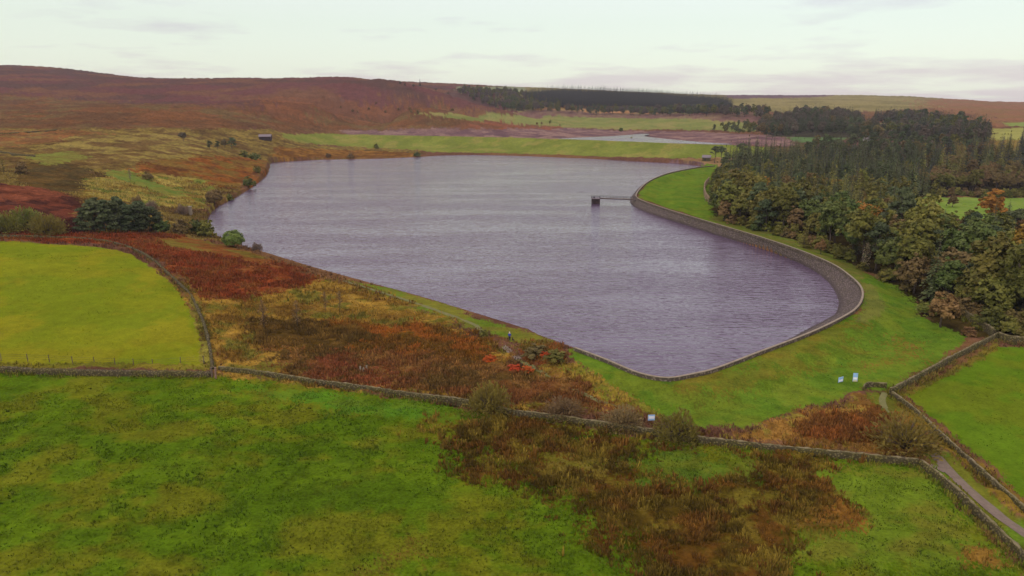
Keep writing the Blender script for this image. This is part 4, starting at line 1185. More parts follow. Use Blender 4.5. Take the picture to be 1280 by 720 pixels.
SPECIES = {}
def species(key, n, fn, leafkeys, h):
    """n different individuals; one leaf mesh per colour"""
    SPECIES[key] = dict(h=h, forms=[])
    for i in range(n):
        rng = np.random.default_rng(abs(hash_str(key)) % 10000 + i)
        (P, A, B), tr = fn(rng)
        forms = {}
        base = quads_mesh('crown', P, A, B, None)
        for lk in leafkeys:
            me = base.copy(); me.materials.append(LEAF[lk]); forms[lk] = me
        SPECIES[key]['forms'].append((forms, tr))
def hash_str(s):
    v = 7
    for ch_ in s: v = (v * 31 + ord(ch_)) % 1000003
    return v

def f_spruce(rng):
    h = 15 * rng.uniform(.9, 1.1); P, A, B = crown_conifer(rng, h, 3.6 * rng.uniform(.85, 1.15), h * .07, 24, 11, .34)
    return (P, A, B), trunk_mesh(rng, 'trunk', h * .9, .22, 0, M['bark'], None, .04)
def f_larch(rng):
    h = 14 * rng.uniform(.9, 1.1); P, A, B = crown_conifer(rng, h, 3.2 * rng.uniform(.85, 1.15), h * .12, 18, 10, .12, 1.1)
    P = P + rng.normal(0, .16, P.shape)
    return (P, A, B), trunk_mesh(rng, 'trunk', h * .9, .2, 0, M['bark'], None, .08)
def f_broad(rng):
    h = 11 * rng.uniform(.85, 1.15); r = 4.4 * rng.uniform(.85, 1.2); P, A, B, lb = crown_broad(rng, h, r, h * .05, 110, 34, .30)
    return (P, A, B), trunk_mesh(rng, 'trunk', h * .6, .26, 7, M['bark'], lb)
def f_pine(rng):
    h = 12.5 * rng.uniform(.9, 1.1); r = 4.3 * rng.uniform(.85, 1.15); P, A, B, lb = crown_pine(rng, h, r, h * .22, 26, 95, .33)
    return (P, A, B), trunk_mesh(rng, 'trunk', h * .85, .28, 10, M['bark'], lb, .2)
def f_lowpine(rng):
    h = 11 * rng.uniform(.92, 1.08); r = 4.0 * rng.uniform(.85, 1.15); P, A, B, lb = crown_pine(rng, h, r, h * .07, 40, 85, .32)
    return (P, A, B), trunk_mesh(rng, 'trunk', h * .8, .26, 10, M['bark'], lb, .2)
def f_umbrella(rng):
    h = 13 * rng.uniform(.95, 1.08); r = 4.6 * rng.uniform(.9, 1.1); P, A, B, lb = crown_pine(rng, h, r, h * .62, 15, 100, .33)
    return (P, A, B), trunk_mesh(rng, 'trunk', h * .85, .3, 8, M['bark'], lb, .25)
def f_bush(rng):
    h = 4.2 * rng.uniform(.85, 1.1); r = 2.6 * rng.uniform(.9, 1.1); P, A, B, lb = crown_broad(rng, h, r, -.38 * h, 80, 34, .20, 1.0)
    return (P, A, B), trunk_mesh(rng, 'stem', h * .6, .12, 8, M['bark'], lb, .15)
def f_round(rng):
    """a dense ball of leaves down to the ground"""
    h = 4.4; r = 2.7; n = 3600; d = rand_dirs(rng, n); d = d[d[:, 2] > -.55]; n = len(d)
    bump_ = 1 + .13 * np.sin(d[:, :1] * 6 + 1) * np.cos(d[:, 1:2] * 5 + 2) + .10 * np.sin(d[:, 2:] * 8 + d[:, :1] * 7)
    P = d * rng.uniform(.45, 1, (n, 1)) ** .35 * bump_ * np.array([r, r, h * .5]) + np.array([0, 0, h * .48])
    A, B = leaf_faces(rng, P, d + np.array([0, 0, .3]), .17)
    return (P, A, B), trunk_mesh(rng, 'stem', h * .6, .14, 8, M['bark'], None, .15)
def f_twig(rng):
    """a half bare bush: thin leaves on many upright twigs"""
    h = 4.0 * rng.uniform(.9, 1.1); r = 2.7; n = 2100
    d = rand_dirs(rng, n); d[:, 2] = np.abs(d[:, 2])
    q = rng.uniform(.25, 1.05, (n, 1)) ** .6
    P = d * q * np.array([r, r, h * .92]) * (1 + .16 * np.sin(d[:, :1] * 5 + d[:, 1:2] * 4)) + np.array([0, 0, .1])
    A = d * np.array([.4, .4, 1]) * .22 + rng.normal(0, .05, (n, 3)); B = rand_dirs(rng, n) * .07 * rng.uniform(.6, 1.6, (n, 1))
    mb = MB()
    for k in range(26):
        e = rand_dirs(rng, 1)[0]; e = (e[0] * r * .8, e[1] * r * .8, h * .35 + abs(e[2]) * h * .5)
        mb.tube([(0, 0, -.2), (e[0] * .35, e[1] * .35, e[2] * .5), e], [.06, .04, .015], 4)
    return (P, A, B), mb.mesh('stem', M['bark'], True)
def f_sapling(rng):
    """a slim young tree with few leaves"""
    h = 4.5 * rng.uniform(.9, 1.1); n = 230
    z = rng.uniform(.2, 1, n) ; rr = .75 * np.sin(np.clip(z, 0, 1) * 2.6 + .25) * rng.uniform(.1, 1, n); a = rng.uniform(0, 6.283, n)
    P = np.stack([rr * np.cos(a), rr * np.sin(a), z * h], 1); A, B = leaf_faces(rng, P, rand_dirs(rng, n), .09)
    mb = MB(); mb.tube([(0, 0, -.3), (.05, 0, h * .5), (0, .04, h)], [.07, .05, .02], 5)
    for k in range(16):
        zz = h * rng.uniform(.2, .8); aa = rng.uniform(0, 6.283); L = rng.uniform(.4, .9)
        mb.tube([(0, 0, zz), (math.cos(aa) * L, math.sin(aa) * L, zz + L * .9)], [.025, .01], 4)
    return (P, A, B), mb.mesh('stem', M['bark'], True)

species('spruce', 6, f_spruce, ['spruce', 'darkspruce'], 15)
species('larch', 4, f_larch, ['larch'], 14)
species('broad', 8, f_broad, ['olive', 'green', 'brown', 'russet', 'orange', 'gold', 'grey'], 11)
species('pine', 5, f_pine, ['pine'], 12.5)
species('umbrella', 3, f_umbrella, ['pine'], 13)
species('bush', 5, f_bush, ['olive', 'green', 'brown', 'russet', 'red', 'gold', 'pine', 'bright'], 4.2)
species('round', 2, f_round, ['bright', 'olive', 'brown'], 4.4)
species('twig', 3, f_twig, ['thingrey', 'thinolive', 'thinbrown', 'olive'], 4.0)
species('sapling', 3, f_sapling, ['thingrey', 'thinbrown', 'thinolive', 'brown'], 4.5)
species('lowpine', 4, f_lowpine, ['pine', 'darkspruce'], 11)
KIND = {'spruce': ('spruce_tree', 'tree', 'trunk'), 'larch': ('larch_tree', 'tree', 'trunk'), 'broad': ('broadleaf_tree', 'tree', 'trunk'), 'pine': ('pine_tree', 'tree', 'trunk'),
        'lowpine': ('pine_tree', 'tree', 'trunk'), 'umbrella': ('pine_tree', 'tree', 'trunk'), 'bush': ('bush', 'bush', 'stem'), 'round': ('bush', 'bush', 'stem'), 'twig': ('bush', 'bush', 'stem'), 'sapling': ('sapling', 'young tree', 'stem')}
N_TREES = 0
def plant(key, leaf, x, y, label, group=None, s=1.0, sz=1.0, sink=0.05, z=None, parts=True):
    global N_TREES
    N_TREES += 1
    sp_ = SPECIES[key]; forms, tr = sp_['forms'][R.randrange(len(sp_['forms']))]
    nm, cat, stem_ = KIND[key]
    if z is None: z = gz(x, y)
    t = thing(nm, label, cat, (x, y, z - sink), R.uniform(0, 6.283), group, (s, s, s * sz))
    obj('crown', forms[leaf], t)
    if parts: obj(stem_, tr, t)
    return t
def plant_px(key, leaf, u, v, label, group=None, s=1.0, sz=1.0):
    x, y, z = spot(u, v); return plant(key, leaf, x, y, label, group, s, sz, z=z)

# --- single trees and bushes one can point to
plant_px('round', 'bright', 292, 308.5, 'round bright green bush standing alone at the water edge', None, 1.25, 1.0)
plant_px('twig', 'thingrey', 321, 313, 'thin pale bush at the water edge beside the round bright green bush', None, .7)
PINES = 'pines in the clump above the red bracken'
for k, (u, v, s) in enumerate([(106,288.5,.72),(118,289,.9),(131,289.5,.92),(145,289,.98),(160,289.5,.9),(174,289,.95),(188,289,.85),(198,289,.65),(122,283,.85),(150,282,.88),(176,283,.85)]):
    plant_px('lowpine', 'pine', u, v, 'dark pine in the dense dark clump above the red bracken', PINES, s, .90)
plant_px('bush', 'green', 205, 291, 'dark green bush at the lake end of the dark pine clump', None, 1.15)
plant_px('twig', 'thinolive', 60, 292, 'pale yellow olive willow bush behind the smooth field wall', None, 2.0, .8)
plant_px('twig', 'olive', 34, 283, 'dark grey brown bush behind the yellow olive willow', None, 1.9, .85)
plant_px('twig', 'olive', 6, 290, 'wide dark bush at the left end of the bracken slope', None, 1.9, .8)
plant_px('bush', 'brown', 226, 292, 'brown leaved bush among small green ones by the shore end of the pine clump', None, 1.2)
plant_px('bush', 'green', 245, 292, 'larger grey green bush on the shore below the stone pillar', None, 1.35)
plant_px('bush', 'olive', 258, 296, 'olive shore bush between the round green bush and the stone pillar', None, 1.3)
plant_px('round', 'brown', 268, 254, 'dark brown rounded bush on the left bank above the water', None, 1.35)
plant_px('bush', 'olive', 286, 247, 'light olive bush on the left bank beside the dark brown one', None, .95)
plant_px('bush', 'green', 311, 234, 'dark green bush overhanging the water on the left bank', None, 1.25)
plant_px('bush', 'olive', 322, 215, 'small olive bush at the inlet corner of the reservoir', None, 1.1)
plant_px('twig', 'thingrey', 228, 268, 'bare grey bush beside the tall stone pillar', None, 1.0)
plant_px('twig', 'thingrey', 190, 263, 'bare grey bush on the tan slope above the pine clump', None, 1.0)
plant_px('twig', 'thinbrown', 172, 257, 'bare brown bush on the tan slope behind the pine clump', None, .9)
plant_px('broad', 'grey', 230, 178.5, 'bare brown round tree alone beside the moor edge clump', None, .72, .85)
for k, (u, v, lf, lab) in enumerate([(262,186,'pine','low dark pine at the near end of the moor edge clump'),(272,186,'pine','middle dark pine of the moor edge clump'),(290,185,'pine','tallest dark pine of the moor edge clump by the barn'),(281,185,'brown','brown leafless tree between the dark pines of the moor edge clump')]):
    if lf == 'pine': plant_px('pine', 'pine', u, v, lab, 'moor edge clump', (.65, .7, 1.0)[min(k, 2)], .7)
    else: plant_px('broad', 'brown', u, v, lab, 'moor edge clump', .6)
plant_px('bush', 'green', 318, 201, 'grey green willow thicket bush below the moor edge clump', None, 1.9, .8)
plant_px('bush', 'olive', 306, 196, 'wide olive willow bush under the moor edge clump', None, 1.7, .7)
plant_px('sapling', 'thinolive', 5, 218, 'dark small tree on the tan slope at the far left', None, 1.7)
plant_px('bush', 'brown', 27, 217, 'brown round bush beside the dark small tree on the tan slope', None, 1.2)
plant_px('sapling', 'thingrey', 163, 226, 'thin bare sapling on the slope above the green strip', None, 1.2)
plant_px('bush', 'brown', 186, 225, 'low dark brown bush on the tan slope above the reservoir bend', None, 1.0)
for u, v, s, lab in ((330,411,1.45,'dense grey brown sapling in the rough ground, widest of the row'), (372,408,1.35,'thin leafless sapling beside the dense grey brown one'), (407,389,1.0,'short thin sapling furthest along the rough ground'), (425,388,1.0,'second short thin sapling beside the furthest one')):
    plant_px('sapling', 'brown', u, v, lab, 'saplings in the rough ground', s)
plant_px('bush', 'red', 611, 451, 'bright scarlet low shrub beside the shore path', 'scarlet shrubs by the shore path', .52, .55)
plant_px('bush', 'red', 642, 463, 'long scarlet orange shrub below the bend of the shore path', 'scarlet shrubs by the shore path', .55, .45)
plant_px('bush', 'red', 660, 464, 'orange red shrub hugging the path beyond the scarlet bend', 'scarlet shrubs by the shore path', .5, .45)
plant_px('bush', 'red', 682, 447, 'single crimson shrub in the brown thicket by the reservoir', 'scarlet shrubs by the shore path', .42, .7)
plant_px('bush', 'brown', 670, 445, 'brown thicket bush beside the crimson shrub', None, .95, .5)
plant_px('bush', 'olive', 697, 450, 'olive thicket bush between the crimson shrub and the parapet end', None, .8, .55)
plant_px('twig', 'thinolive', 612, 517, 'large round olive bush in front of the long stone wall', None, 1.35, 1.0)
plant_px('twig', 'thinbrown', 705, 521, 'wide brown bush behind the long stone wall', None, 1.15, .7)
plant_px('twig', 'thinbrown', 780, 533, 'reddish brown bush behind the wall beside the small blue notice board', None, 1.25, .6)
plant_px('twig', 'thinolive', 847, 549, 'round olive bush against the long wall beside the notice board', None, 1.3, .85)
plant_px('twig', 'thinolive', 1130, 560, 'big soft olive bush at the lane end of the long wall', None, 1.75, .7)
plant_px('bush', 'olive', 605, 420, 'small olive shrub on the shore bank above the path', None, .4)
plant_px('bush', 'russet', 1211, 419, 'rust orange shrub at the foot of the dark wood', None, .62, .7)
plant_px('broad', 'green', 1255, 268, 'dark conical tree alone on the small bright meadow', None, .1) if False else plant_px('spruce', 'darkspruce', 1259, 277, 'lone dark spruce standing before the small bright meadow', None, .62, 1.0)
plant_px('broad', 'brown', 1190, 259, 'single half bare brown tree on the small bright meadow', None, .55)
plant_px('broad', 'orange', 1077, 296, 'bright orange beech in the middle of the near wood', None, 1.45, .78)
plant_px('broad', 'orange', 1238, 283, 'broad dull orange beech below the small bright meadow', None, 1.3, .85)
plant_px('broad', 'russet', 1176, 409, 'pale russet tree at the wood edge above the dam grass', None, .85, .95)
plant_px('broad', 'gold', 1272, 350, 'golden yellow tree at the right edge of the near wood', None, 1.15)
plant_px('broad', 'russet', 1026, 318, 'pinkish russet tree beside the dam parapet', None, .5)
plant_px('larch', 'larch', 1005, 310, 'yellow brown larch beside the pinkish russet tree at the parapet', None, .6)
plant_px('sapling', 'thingrey', 1081, 338, 'pale dead tree standing at the edge of the dam grass', None, 1.7)
for u, v, s, lab in ((893,204,.92,'flat topped pine nearest the tiny stone hut'), (901,203,.92,'flat topped pine with slim bare trunk between its two neighbours'), (926,203,1.05,'tallest flat topped pine standing a little apart')):
    plant_px('umbrella', 'pine', u, v, lab, 'flat topped pines by the hut', s)
plant_px('spruce', 'darkspruce', 525, 107, 'lone pointed conifer on the moor skyline', None, 1.15)
for u, v in ((506,109),(517,111),(545,114),(560,118),(500,106.5)):
    plant_px('broad', 'grey', u, v, 'small round tree scattered below the lone skyline conifer', 'trees scattered below the skyline conifer', .6)
for u, v in ((441,141),(447,142),(461,138),(482,142),(498,140),(512,139),(514,143),(426,136),(470,132),(522,145),(565,141)):
    plant_px('broad', 'brown', u, v, 'small brown tree scattered on the orange moor beyond the reservoir', 'small trees scattered on the orange moor', R.uniform(.35, .6))
for u, v, lf, s, lab in ((671,156,'brown',.8,'short tree on the brown spit beyond the embankment, beside the tall one'),(687,156,'olive',1.05,'tall tree on the brown spit beyond the embankment'),(677,156,'brown',.7,'middle bushy tree of the brown spit beyond the embankment'),(700,157,'brown',.55,'smallest bush tree at the end of the brown spit')):
    plant_px('broad', lf, u, v, lab, 'trees on the brown spit', s * .62)
plant_px('bush', 'green', 776, 164, 'green bush at the edge of the drained mud', None, 1.6)
plant_px('bush', 'olive', 470, 185, 'small olive bush on the embankment grass slope', None, 1.2)
plant_px('bush', 'green', 521, 196, 'dark bush on the far shore at the embankment foot', None, 1.1)
plant_px('bush', 'brown', 438, 198.3, 'brown bush on the far shore near the inlet', None, 1.1)
plant_px('bush', 'brown', 410, 198.8, 'dark brown bush on the far shore closest to the inlet', None, 1.1)
plant_px('bush', 'olive', 789, 175.5, 'tiny dark bush on the embankment crest before the pool', None, .8)
plant_px('broad', 'grey', 1011, 153 - 3, 'grey round tree at the near end of the far green field', None, .5)

# --- woods: every tree a thing; those nothing tells apart share a label within their wood
PLAN = []
def wood(px, spacing, mix, edge=0.0, seed=1, world=None):
    """mix: [(weight, species, leaf, label, group, smin, smax)]"""
    poly = hpoly(px) if world is None else world
    rr = random.Random(seed); a = poly.min(0); b = poly.max(0); P = []
    yy = a[1]; row = 0
    while yy < b[1]:
        xx = a[0] + (row % 2) * spacing * .5
        while xx < b[0]:
            P.append((xx + rr.uniform(-.36, .36) * spacing, yy + rr.uniform(-.36, .36) * spacing)); xx += spacing
        yy += spacing * .87; row += 1
    P = np.array(P); ok = in_poly(P[:, 0], P[:, 1], poly)
    # nothing in the water, on the dam or far outside the frame
    ok &= ~in_poly(P[:, 0], P[:, 1], crest_poly) & (seg_dist(P[:, 0], P[:, 1], crest) > 9)
    ok &= np.abs(P[:, 0]) < P[:, 1] * .74 + 6
    # the bright trees of the wood stand clear of smaller neighbours on their near side
    for u_, v_, w_, l_ in ((1077, 296, 6.5, 30), (1238, 283, 8, 22), (1272, 350, 6, 16), (1259, 277, 3, 25), (1176, 409, 5, 10)):
        q = hit([u_], [v_])[0]; d_ = -q / np.hypot(*q); rel = P - q
        al = rel @ d_; ac = np.abs(rel @ np.array([-d_[1], d_[0]]))
        ok &= ~((ac < w_) & (al > -4) & (al < l_))
    P = P[ok]; Z = height(P[:, 0], P[:, 1])
    tot = sum(m[0] for m in mix)
    cl = fbm(P[:, 0], P[:, 1], 45, seed, 2) if len(P) else []
    for (x, y), z, c in zip(P, Z, cl):
        q = (0.5 + 0.42 * c + rr.uniform(-.28, .28)) % 1.0 * tot
        for m in mix:
            q -= m[0]
            if q <= 0: break
        PLAN.append((m[1], m[2], float(x), float(y), m[3], m[4], rr.uniform(m[5], m[6]), rr.uniform(.88, 1.12), float(z)))
    return len(P)

def kinds(where, tag_, rows):
    bn = {'olive': 'olive bush', 'brown': 'brown bush', 'russet': 'russet bush', 'green': 'green bush'}
    names = {'spruce': 'dark green spruce', 'darkspruce': 'blackish spruce', 'larch': 'yellow green larch', 'pine': 'bluish dark pine', 'olive': 'olive green broadleaf tree',
             'green': 'mid green broadleaf tree', 'brown': 'brown leaved tree', 'russet': 'russet leaved tree', 'gold': 'golden leaved tree', 'grey': 'bare grey tree', 'orange': 'orange leaved tree'}
    nm = lambda s_, l_: bn[l_] if s_ == 'bush' else names[l_]
    return [(w_, s_, l_, f'{nm(s_, l_)} {where}', f'{nm(s_, l_)}s {tag_}', a_, b_) for w_, s_, l_, a_, b_ in rows]
cnt = []
# near wood below the dam
cnt.append(wood([(955,292),(1000,300),(1046,318),(1092,344),(1132,362),(1150,392),(1185,398),(1215,395),(1280,412),(1420,415),(1420,330),(1280,322),(1160,312),(1090,292),(1000,268),(905,262),(893,268),(905,280)], 7.4,
    kinds('in the near wood below the dam', 'of the near wood', [(4.0,'pine','pine',.85,1.3),(3.2,'broad','olive',.85,1.45),(1.4,'broad','green',.85,1.3),(1.2,'broad','brown',.7,1.1),(.7,'spruce','spruce',.7,.95),(.5,'broad','russet',.6,.85),(.7,'larch','larch',.7,.9)]), seed=5))
# wood between the dam end and the small meadow
cnt.append(wood([(893,258),(910,266),(1000,268),(1090,292),(1160,312),(1300,320),(1420,324),(1420,306),(1280,302),(1160,298),(1148,276),(1140,262),(1100,244),(1000,236),(905,232),(888,246)], 7.4,
    kinds('in the middle wood before the small meadow', 'of the middle wood', [(2.6,'spruce','spruce',.75,1.05),(3.0,'larch','larch',.75,1.05),(2.4,'broad','olive',.8,1.1),(1.6,'pine','pine',.75,1.0),(.9,'broad','brown',.65,.9),(.4,'broad','gold',.6,.8)]), seed=6))
# low growth along the edges of the woods
cnt.append(wood([(1168,243),(1220,242),(1290,243),(1420,244),(1420,247),(1290,246),(1210,245),(1164,246)], 3.6,
    kinds('hemming the small bright meadow', 'hemming the meadow', [(3,'bush','brown',.7,1.1),(3,'bush','olive',.7,1.1)]), seed=18))
cnt.append(wood([(905,276),(940,288),(1000,305),(1046,321),(1092,347),(1128,366),(1140,362),(1092,338),(1046,313),(1000,296),(940,281),(912,272)], 4.2,
    kinds('in the undergrowth beside the dam parapet', 'in the undergrowth by the parapet', [(3,'bush','olive',.6,1.0),(2,'bush','brown',.6,.9),(1,'bush','russet',.5,.8),(1,'bush','green',.6,.9)]), seed=19))
cnt.append(wood([(1150,393),(1185,397),(1215,399),(1240,412),(1262,421),(1340,428),(1420,430),(1420,405),(1280,400),(1190,386),(1150,384)], 4.0,
    kinds('in the undergrowth of the wood above the right field', 'in the undergrowth above the right field', [(3,'bush','olive',.8,1.3),(2,'bush','brown',.7,1.1),(2,'bush','green',.8,1.2)]), seed=21))
cnt.append(wood([(1205,396),(1250,402),(1290,415),(1420,420),(1420,375),(1280,370),(1200,375)], 6.5,
    kinds('dark and low above the right field', 'low above the right field', [(3,'lowpine','pine',.8,1.1),(1,'broad','olive',.8,1.1)]), seed=22))
# spruces behind
cnt.append(wood([(905,229),(1000,234),(1100,242),(1150,250),(1164,240),(1140,222),(1150,205),(1100,199),(1000,200),(940,203),(925,208),(900,217)], 8.2,
    kinds('in the dark wood behind the dam end', 'of the dark wood', [(5.4,'spruce','spruce',.9,1.45),(1.2,'spruce','darkspruce',.85,1.1),(1.6,'larch','larch',.8,1.05),(.9,'broad','olive',.75,1.0),(.7,'pine','pine',.85,1.05)]), seed=7))
# wood behind the meadow
cnt.append(wood([(1150,238),(1166,241),(1220,240),(1290,241),(1420,242),(1420,228),(1280,226),(1150,226)], 7.6,
    kinds('behind the small bright meadow', 'behind the meadow', [(3,'broad','olive',.7,1.0),(3,'broad','brown',.7,1.0),(1.2,'larch','larch',.7,.9),(.8,'spruce','spruce',.8,1.0)]), seed=8))
cnt.append(wood([(1150,224),(1280,226),(1420,228),(1420,195),(1280,192),(1200,193),(1150,203)], 9.0,
    kinds('in the rear wood above the small meadow', 'of the rear wood', [(4,'spruce','darkspruce',1.1,1.45),(2.0,'larch','larch',1.0,1.25),(1.2,'spruce','spruce',1.1,1.35),(.8,'broad','brown',.9,1.1)]), seed=9))
# far dark woods
cnt.append(wood([(948,168),(985,168.5),(1000,166),(1050,166),(1080,176),(1098,174),(1096,162),(1080,156),(1070,147),(1010,143),(953,151)], 10.5,
    kinds('in the far wood left of the white cottage', 'of the far wood left of the cottage', [(1,'pine','pine',.9,1.2),(2,'broad','grey',.9,1.2),(5,'spruce','spruce',.8,1.1),(1,'broad','brown',.9,1.1)]), seed=10))
cnt.append(wood([(1100,164),(1112,175),(1140,182),(1175,187),(1234,190),(1238,164),(1180,152),(1125,147),(1095,148),(1092,152),(1118,155),(1126,163)], 10.5,
    kinds('in the far wood right of the white cottage', 'of the far wood right of the cottage', [(1,'pine','pine',.95,1.25),(2,'broad','grey',.9,1.2),(2,'spruce','darkspruce',.85,1.15),(4,'spruce','spruce',.85,1.1),(1,'broad','olive',.9,1.1)]), seed=11))
cnt.append(wood([(1000,196),(1040,198),(1140,200),(1235,198),(1236,188),(1150,184),(1110,179),(1098,182),(1060,183),(1010,186)], 9.5,
    kinds('in the brown scrub below the white cottage', 'of the scrub below the cottage', [(1.5,'broad','brown',.65,.95),(2,'broad','grey',.7,.95),(2,'pine','pine',.8,1.0),(3,'spruce','spruce',.7,1.0),(1,'broad','russet',.5,.7)]), seed=12))
cnt.append(wood([(890,165),(905,158),(945,158),(948,166),(920,167.5)], 13, kinds('in the thicket at the end of the drained mud', 'of the thicket by the mud', [(2,'pine','pine',.55,.75),(2,'broad','olive',.55,.75)]), seed=13))
# woods along the foot of the plantation
cnt.append(wood([(640,140),(700,142.5),(800,144.5),(900,147),(962,149),(962,143),(905,141),(850,139.5),(842,141),(700,139.5),(670,136),(640,135)], 16,
    kinds('in the tree belt below the far plantation', 'of the belt below the plantation', [(3,'broad','grey',1.1,1.5),(2,'broad','olive',1.0,1.4),(3,'pine','pine',1.0,1.3),(1.5,'broad','brown',1.0,1.3)]), seed=14))
cnt.append(wood([(568,114),(590,124),(608,133),(640,139.5),(690,139),(704,134),(690,128),(664,121),(640,116),(600,112)], 14,
    kinds('on the hillside left of the far plantation', 'of the hillside wood', [(4,'broad','olive',1.0,1.35),(2,'broad','grey',1.0,1.4),(2,'spruce','spruce',.9,1.1),(3,'larch','larch',.9,1.1),(2,'broad','green',1.0,1.3)]), seed=15))

# the largest in view stand as trees of their own; what lies beyond 300 of a kind, the far back of the woods, is one mass
PLAN.sort(key=lambda p: -p[6] * SPECIES[p[0]]['h'] / math.hypot(p[2], p[3]))
have = {}
for o in list(COL.objects):
    if o.get('category') == 'tree':
        k = o.name.split('.')[0]; have[k] = have.get(k, 0) + 1
rest = []
for p in PLAN:
    k = KIND[p[0]][0]
    if have.get(k, 0) < 296:
        have[k] = have.get(k, 0) + 1
        plant(p[0], p[1], p[2], p[3], p[4], p[5], p[6], p[7], z=p[8])
    else: rest.append(p)
if rest:
    VV = []; MI = []; mats = []; rng = np.random.default_rng(4)
    for p in rest:
        forms, tr = SPECIES[p[0]]['forms'][R.randrange(len(SPECIES[p[0]]['forms']))]
        me = forms[p[1]]; q = np.empty(len(me.vertices) * 3, np.float32); me.vertices.foreach_get('co', q); q = q.reshape(-1, 4, 3)
        keep = rng.random(len(q)) < .45; q = q[keep]; cen_ = q.mean(1, keepdims=True); q = cen_ + (q - cen_) * 1.45
        a = R.uniform(0, 6.283); ca, sa = math.cos(a), math.sin(a); s_ = p[6]
        X = (q[..., 0] * ca - q[..., 1] * sa) * s_ + p[2]; Y = (q[..., 0] * sa + q[..., 1] * ca) * s_ + p[3]; Z = q[..., 2] * s_ * p[7] + p[8] - .05
        VV.append(np.stack([X, Y, Z], -1).reshape(-1, 3))
        if p[1] not in mats: mats.append(p[1])
        MI.append(np.full(len(q), mats.index(p[1]), np.int32))
    V = np.concatenate(VV); F = np.arange(len(V)).reshape(-1, 4)
    me = mesh_np('distant_woodland', V, F, LEAF[mats[0]])
    for m_ in mats[1:]: me.materials.append(LEAF[m_])
    me.polygons.foreach_set('material_index', np.concatenate(MI))
    tag(obj('distant_woodland', me), 'mixed woodland in the distance, one mass of crowns', kind='stuff')

# the plantation far off reads as one dark mass of conifers
def plantation():
    poly = hpoly([(657,121),(662,130),(700,136),(742,136.5),(832,138.5),(842,140),(905,143),(915,139),(905,131),(870,127),(800,122),(750,119),(700,118)])
    rng = np.random.default_rng(8); a = poly.min(0); b = poly.max(0)
    X, Y = np.meshgrid(np.arange(a[0], b[0], 7.0), np.arange(a[1], b[1], 8.0)); X = X.ravel() + rng.uniform(-3, 3, X.size); Y = Y.ravel() + rng.uniform(-3, 3, Y.size)
    m = in_poly(X, Y, poly); X, Y = X[m], Y[m]; Z = height(X, Y)
    P0, A0, B0 = crown_conifer(np.random.default_rng(2), 25, 5.2, 8, 11, 8, .3, 1.25); P0, A0, B0 = P0[:-5], A0[:-5], B0[:-5]; P0[:, 2] += .0
    VV = []
    for x, y, z in zip(X, Y, Z):
        s = rng.uniform(.94, 1.06); o = np.array([x, y, z - .3])
        p, q, r_ = P0 * s + o, A0 * s, B0 * s
        VV.append(np.stack([p - q - r_ * .6, p + q * .9 - r_, p + q + r_ * .7, p - q * .8 + r_], 1).reshape(-1, 3))
        t0 = np.array([[-.3, 0, 0], [.3, 0, 0], [.15, 0, 14], [-.15, 0, 14]]) + o; t1 = t0 - o; t1 = np.stack([t1[:, 1], t1[:, 0], t1[:, 2]], 1) + o
        VV += [t0, t1]
    V = np.concatenate(VV); F = np.arange(len(V)).reshape(-1, 4)
    o = obj('conifer_plantation', mesh_np('conifer_plantation', V, F, LEAF['darkspruce']))
    tag(o, 'dark conifer plantation on the far hill, one dense mass', kind='stuff')
    return len(X)
npl = plantation()
print('TREES', N_TREES, cnt, have, len(rest), 'plantation', npl)

# ------------------------------------------------------------------ camera, sky, light
cam = bpy.data.cameras.new('camera'); co = bpy.data.objects.new('camera', cam); link(co)
cam.sensor_width = 36.0; cam.lens = FPX / 1280 * 36.0; cam.clip_start = 0.5; cam.clip_end = 30000
co.location = (0, 0, CAM_Z); co.rotation_euler = (math.radians(90) - PITCH, 0, 0)
sc.camera = co

SUN_EL, SUN_AZ = math.radians(44), math.radians(-140)    # azimuth from the viewing direction towards the right
w = bpy.data.worlds.new('World'); sc.world = w; w.use_nodes = True
t = w.node_tree; bg = t.nodes['Background']
sky = N(t, 'ShaderNodeTexSky', sky_type='NISHITA'); sky.sun_disc = False
sky.sun_elevation = SUN_EL; sky.sun_rotation = SUN_AZ
bg.inputs['Strength'].default_value = 0.05
t.links.new(sky.outputs[0], bg.inputs['Color'])
tc = N(t, 'ShaderNodeTexCoord').outputs['Generated']
sx = N(t, 'ShaderNodeSeparateXYZ'); t.links.new(tc, sx.inputs[0])
zz = math_n(t, 'ADD', math_n(t, 'MAXIMUM', sx.outputs['Z'], 0.0), 0.10)
cx = N(t, 'ShaderNodeCombineXYZ')
t.links.new(math_n(t, 'DIVIDE', sx.outputs['X'], zz), cx.inputs[0]); t.links.new(math_n(t, 'DIVIDE', sx.outputs['Y'], zz), cx.inputs[1])
cn = noise(t, cx.outputs[0], 0.75, 6, 0.55)
el = sx.outputs['Z']
low = maprange(t, el, 0.0, 0.075, 0.24, 0.0)            # more grey cloud towards the horizon
high = maprange(t, el, 0.12, 0.5, 0.0, 0.10)
cf = math_n(t, 'ADD', cn, math_n(t, 'ADD', low, high))
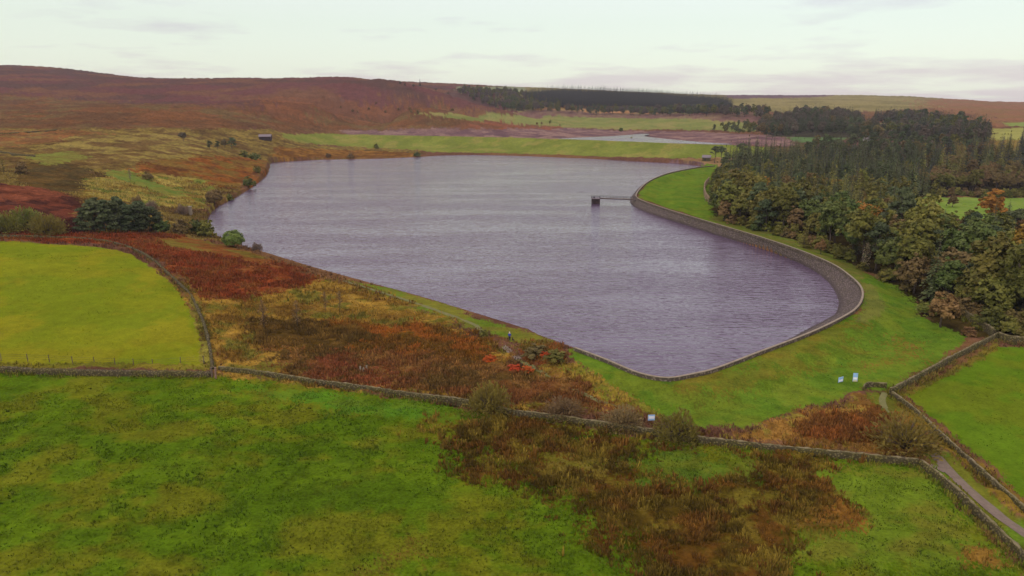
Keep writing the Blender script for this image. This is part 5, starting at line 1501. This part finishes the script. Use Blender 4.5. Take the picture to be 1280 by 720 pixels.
cm = maprange(t, cf, 0.56, 0.74, 0.0, 1.0)
ccol = mixc(t, cm, (0.69, 0.73, 0.58), (0.53, 0.47, 0.46))
hi2 = maprange(t, el, 0.10, 0.55, 0.0, 1.0)
ccol = mixc(t, hi2, ccol, (1.34, 1.12, 1.30))
bg2 = N(t, 'ShaderNodeBackground'); bg2.inputs['Strength'].default_value = 0.92
t.links.new(ccol, bg2.inputs['Color'])
ad = N(t, 'ShaderNodeAddShader'); t.links.new(bg.outputs[0], ad.inputs[0]); t.links.new(bg2.outputs[0], ad.inputs[1])
t.links.new(ad.outputs[0], t.nodes['World Output'].inputs['Surface'])
sun = bpy.data.lights.new('sun', 'SUN'); sun.energy = 1.1; sun.angle = math.radians(14); sun.color = (1.0, 0.95, 0.88)
so = bpy.data.objects.new('sun', sun); link(so)
sd = Vector((math.cos(SUN_EL) * math.sin(SUN_AZ), math.cos(SUN_EL) * math.cos(SUN_AZ), math.sin(SUN_EL)))
so.rotation_euler = (-sd).to_track_quat('-Z', 'Y').to_euler(); so.location = (0, 0, 300)

if HAZE > 0:
    hb = MB(); hb.box((0, 0, 95), (11400, 11400, 250))
    hm = bpy.data.materials.new('haze'); hm.use_nodes = True; ht = hm.node_tree
    ht.nodes.remove(ht.nodes['Principled BSDF'])
    pv = N(ht, 'ShaderNodeVolumePrincipled'); pv.inputs['Color'].default_value = (0.84, 0.84, 0.94, 1); pv.inputs['Density'].default_value = HAZE
    ht.links.new(pv.outputs[0], ht.nodes['Material Output'].inputs['Volume'])
    tag(hb.build('haze', hm), kind='stuff')

vs = sc.view_settings
vs.view_transform = 'Standard'; vs.look = 'None'; vs.gamma = 1.0; vs.exposure = 0.0; vs.use_curve_mapping = False
sc.cycles.max_bounces = 6; sc.cycles.diffuse_bounces = 2; sc.cycles.glossy_bounces = 2; sc.cycles.transmission_bounces = 2
sc.cycles.volume_bounces = 0; sc.cycles.transparent_max_bounces = 4
sc.cycles.use_denoising = True
sc.cycles.use_adaptive_sampling = True; sc.cycles.adaptive_threshold = 0.015
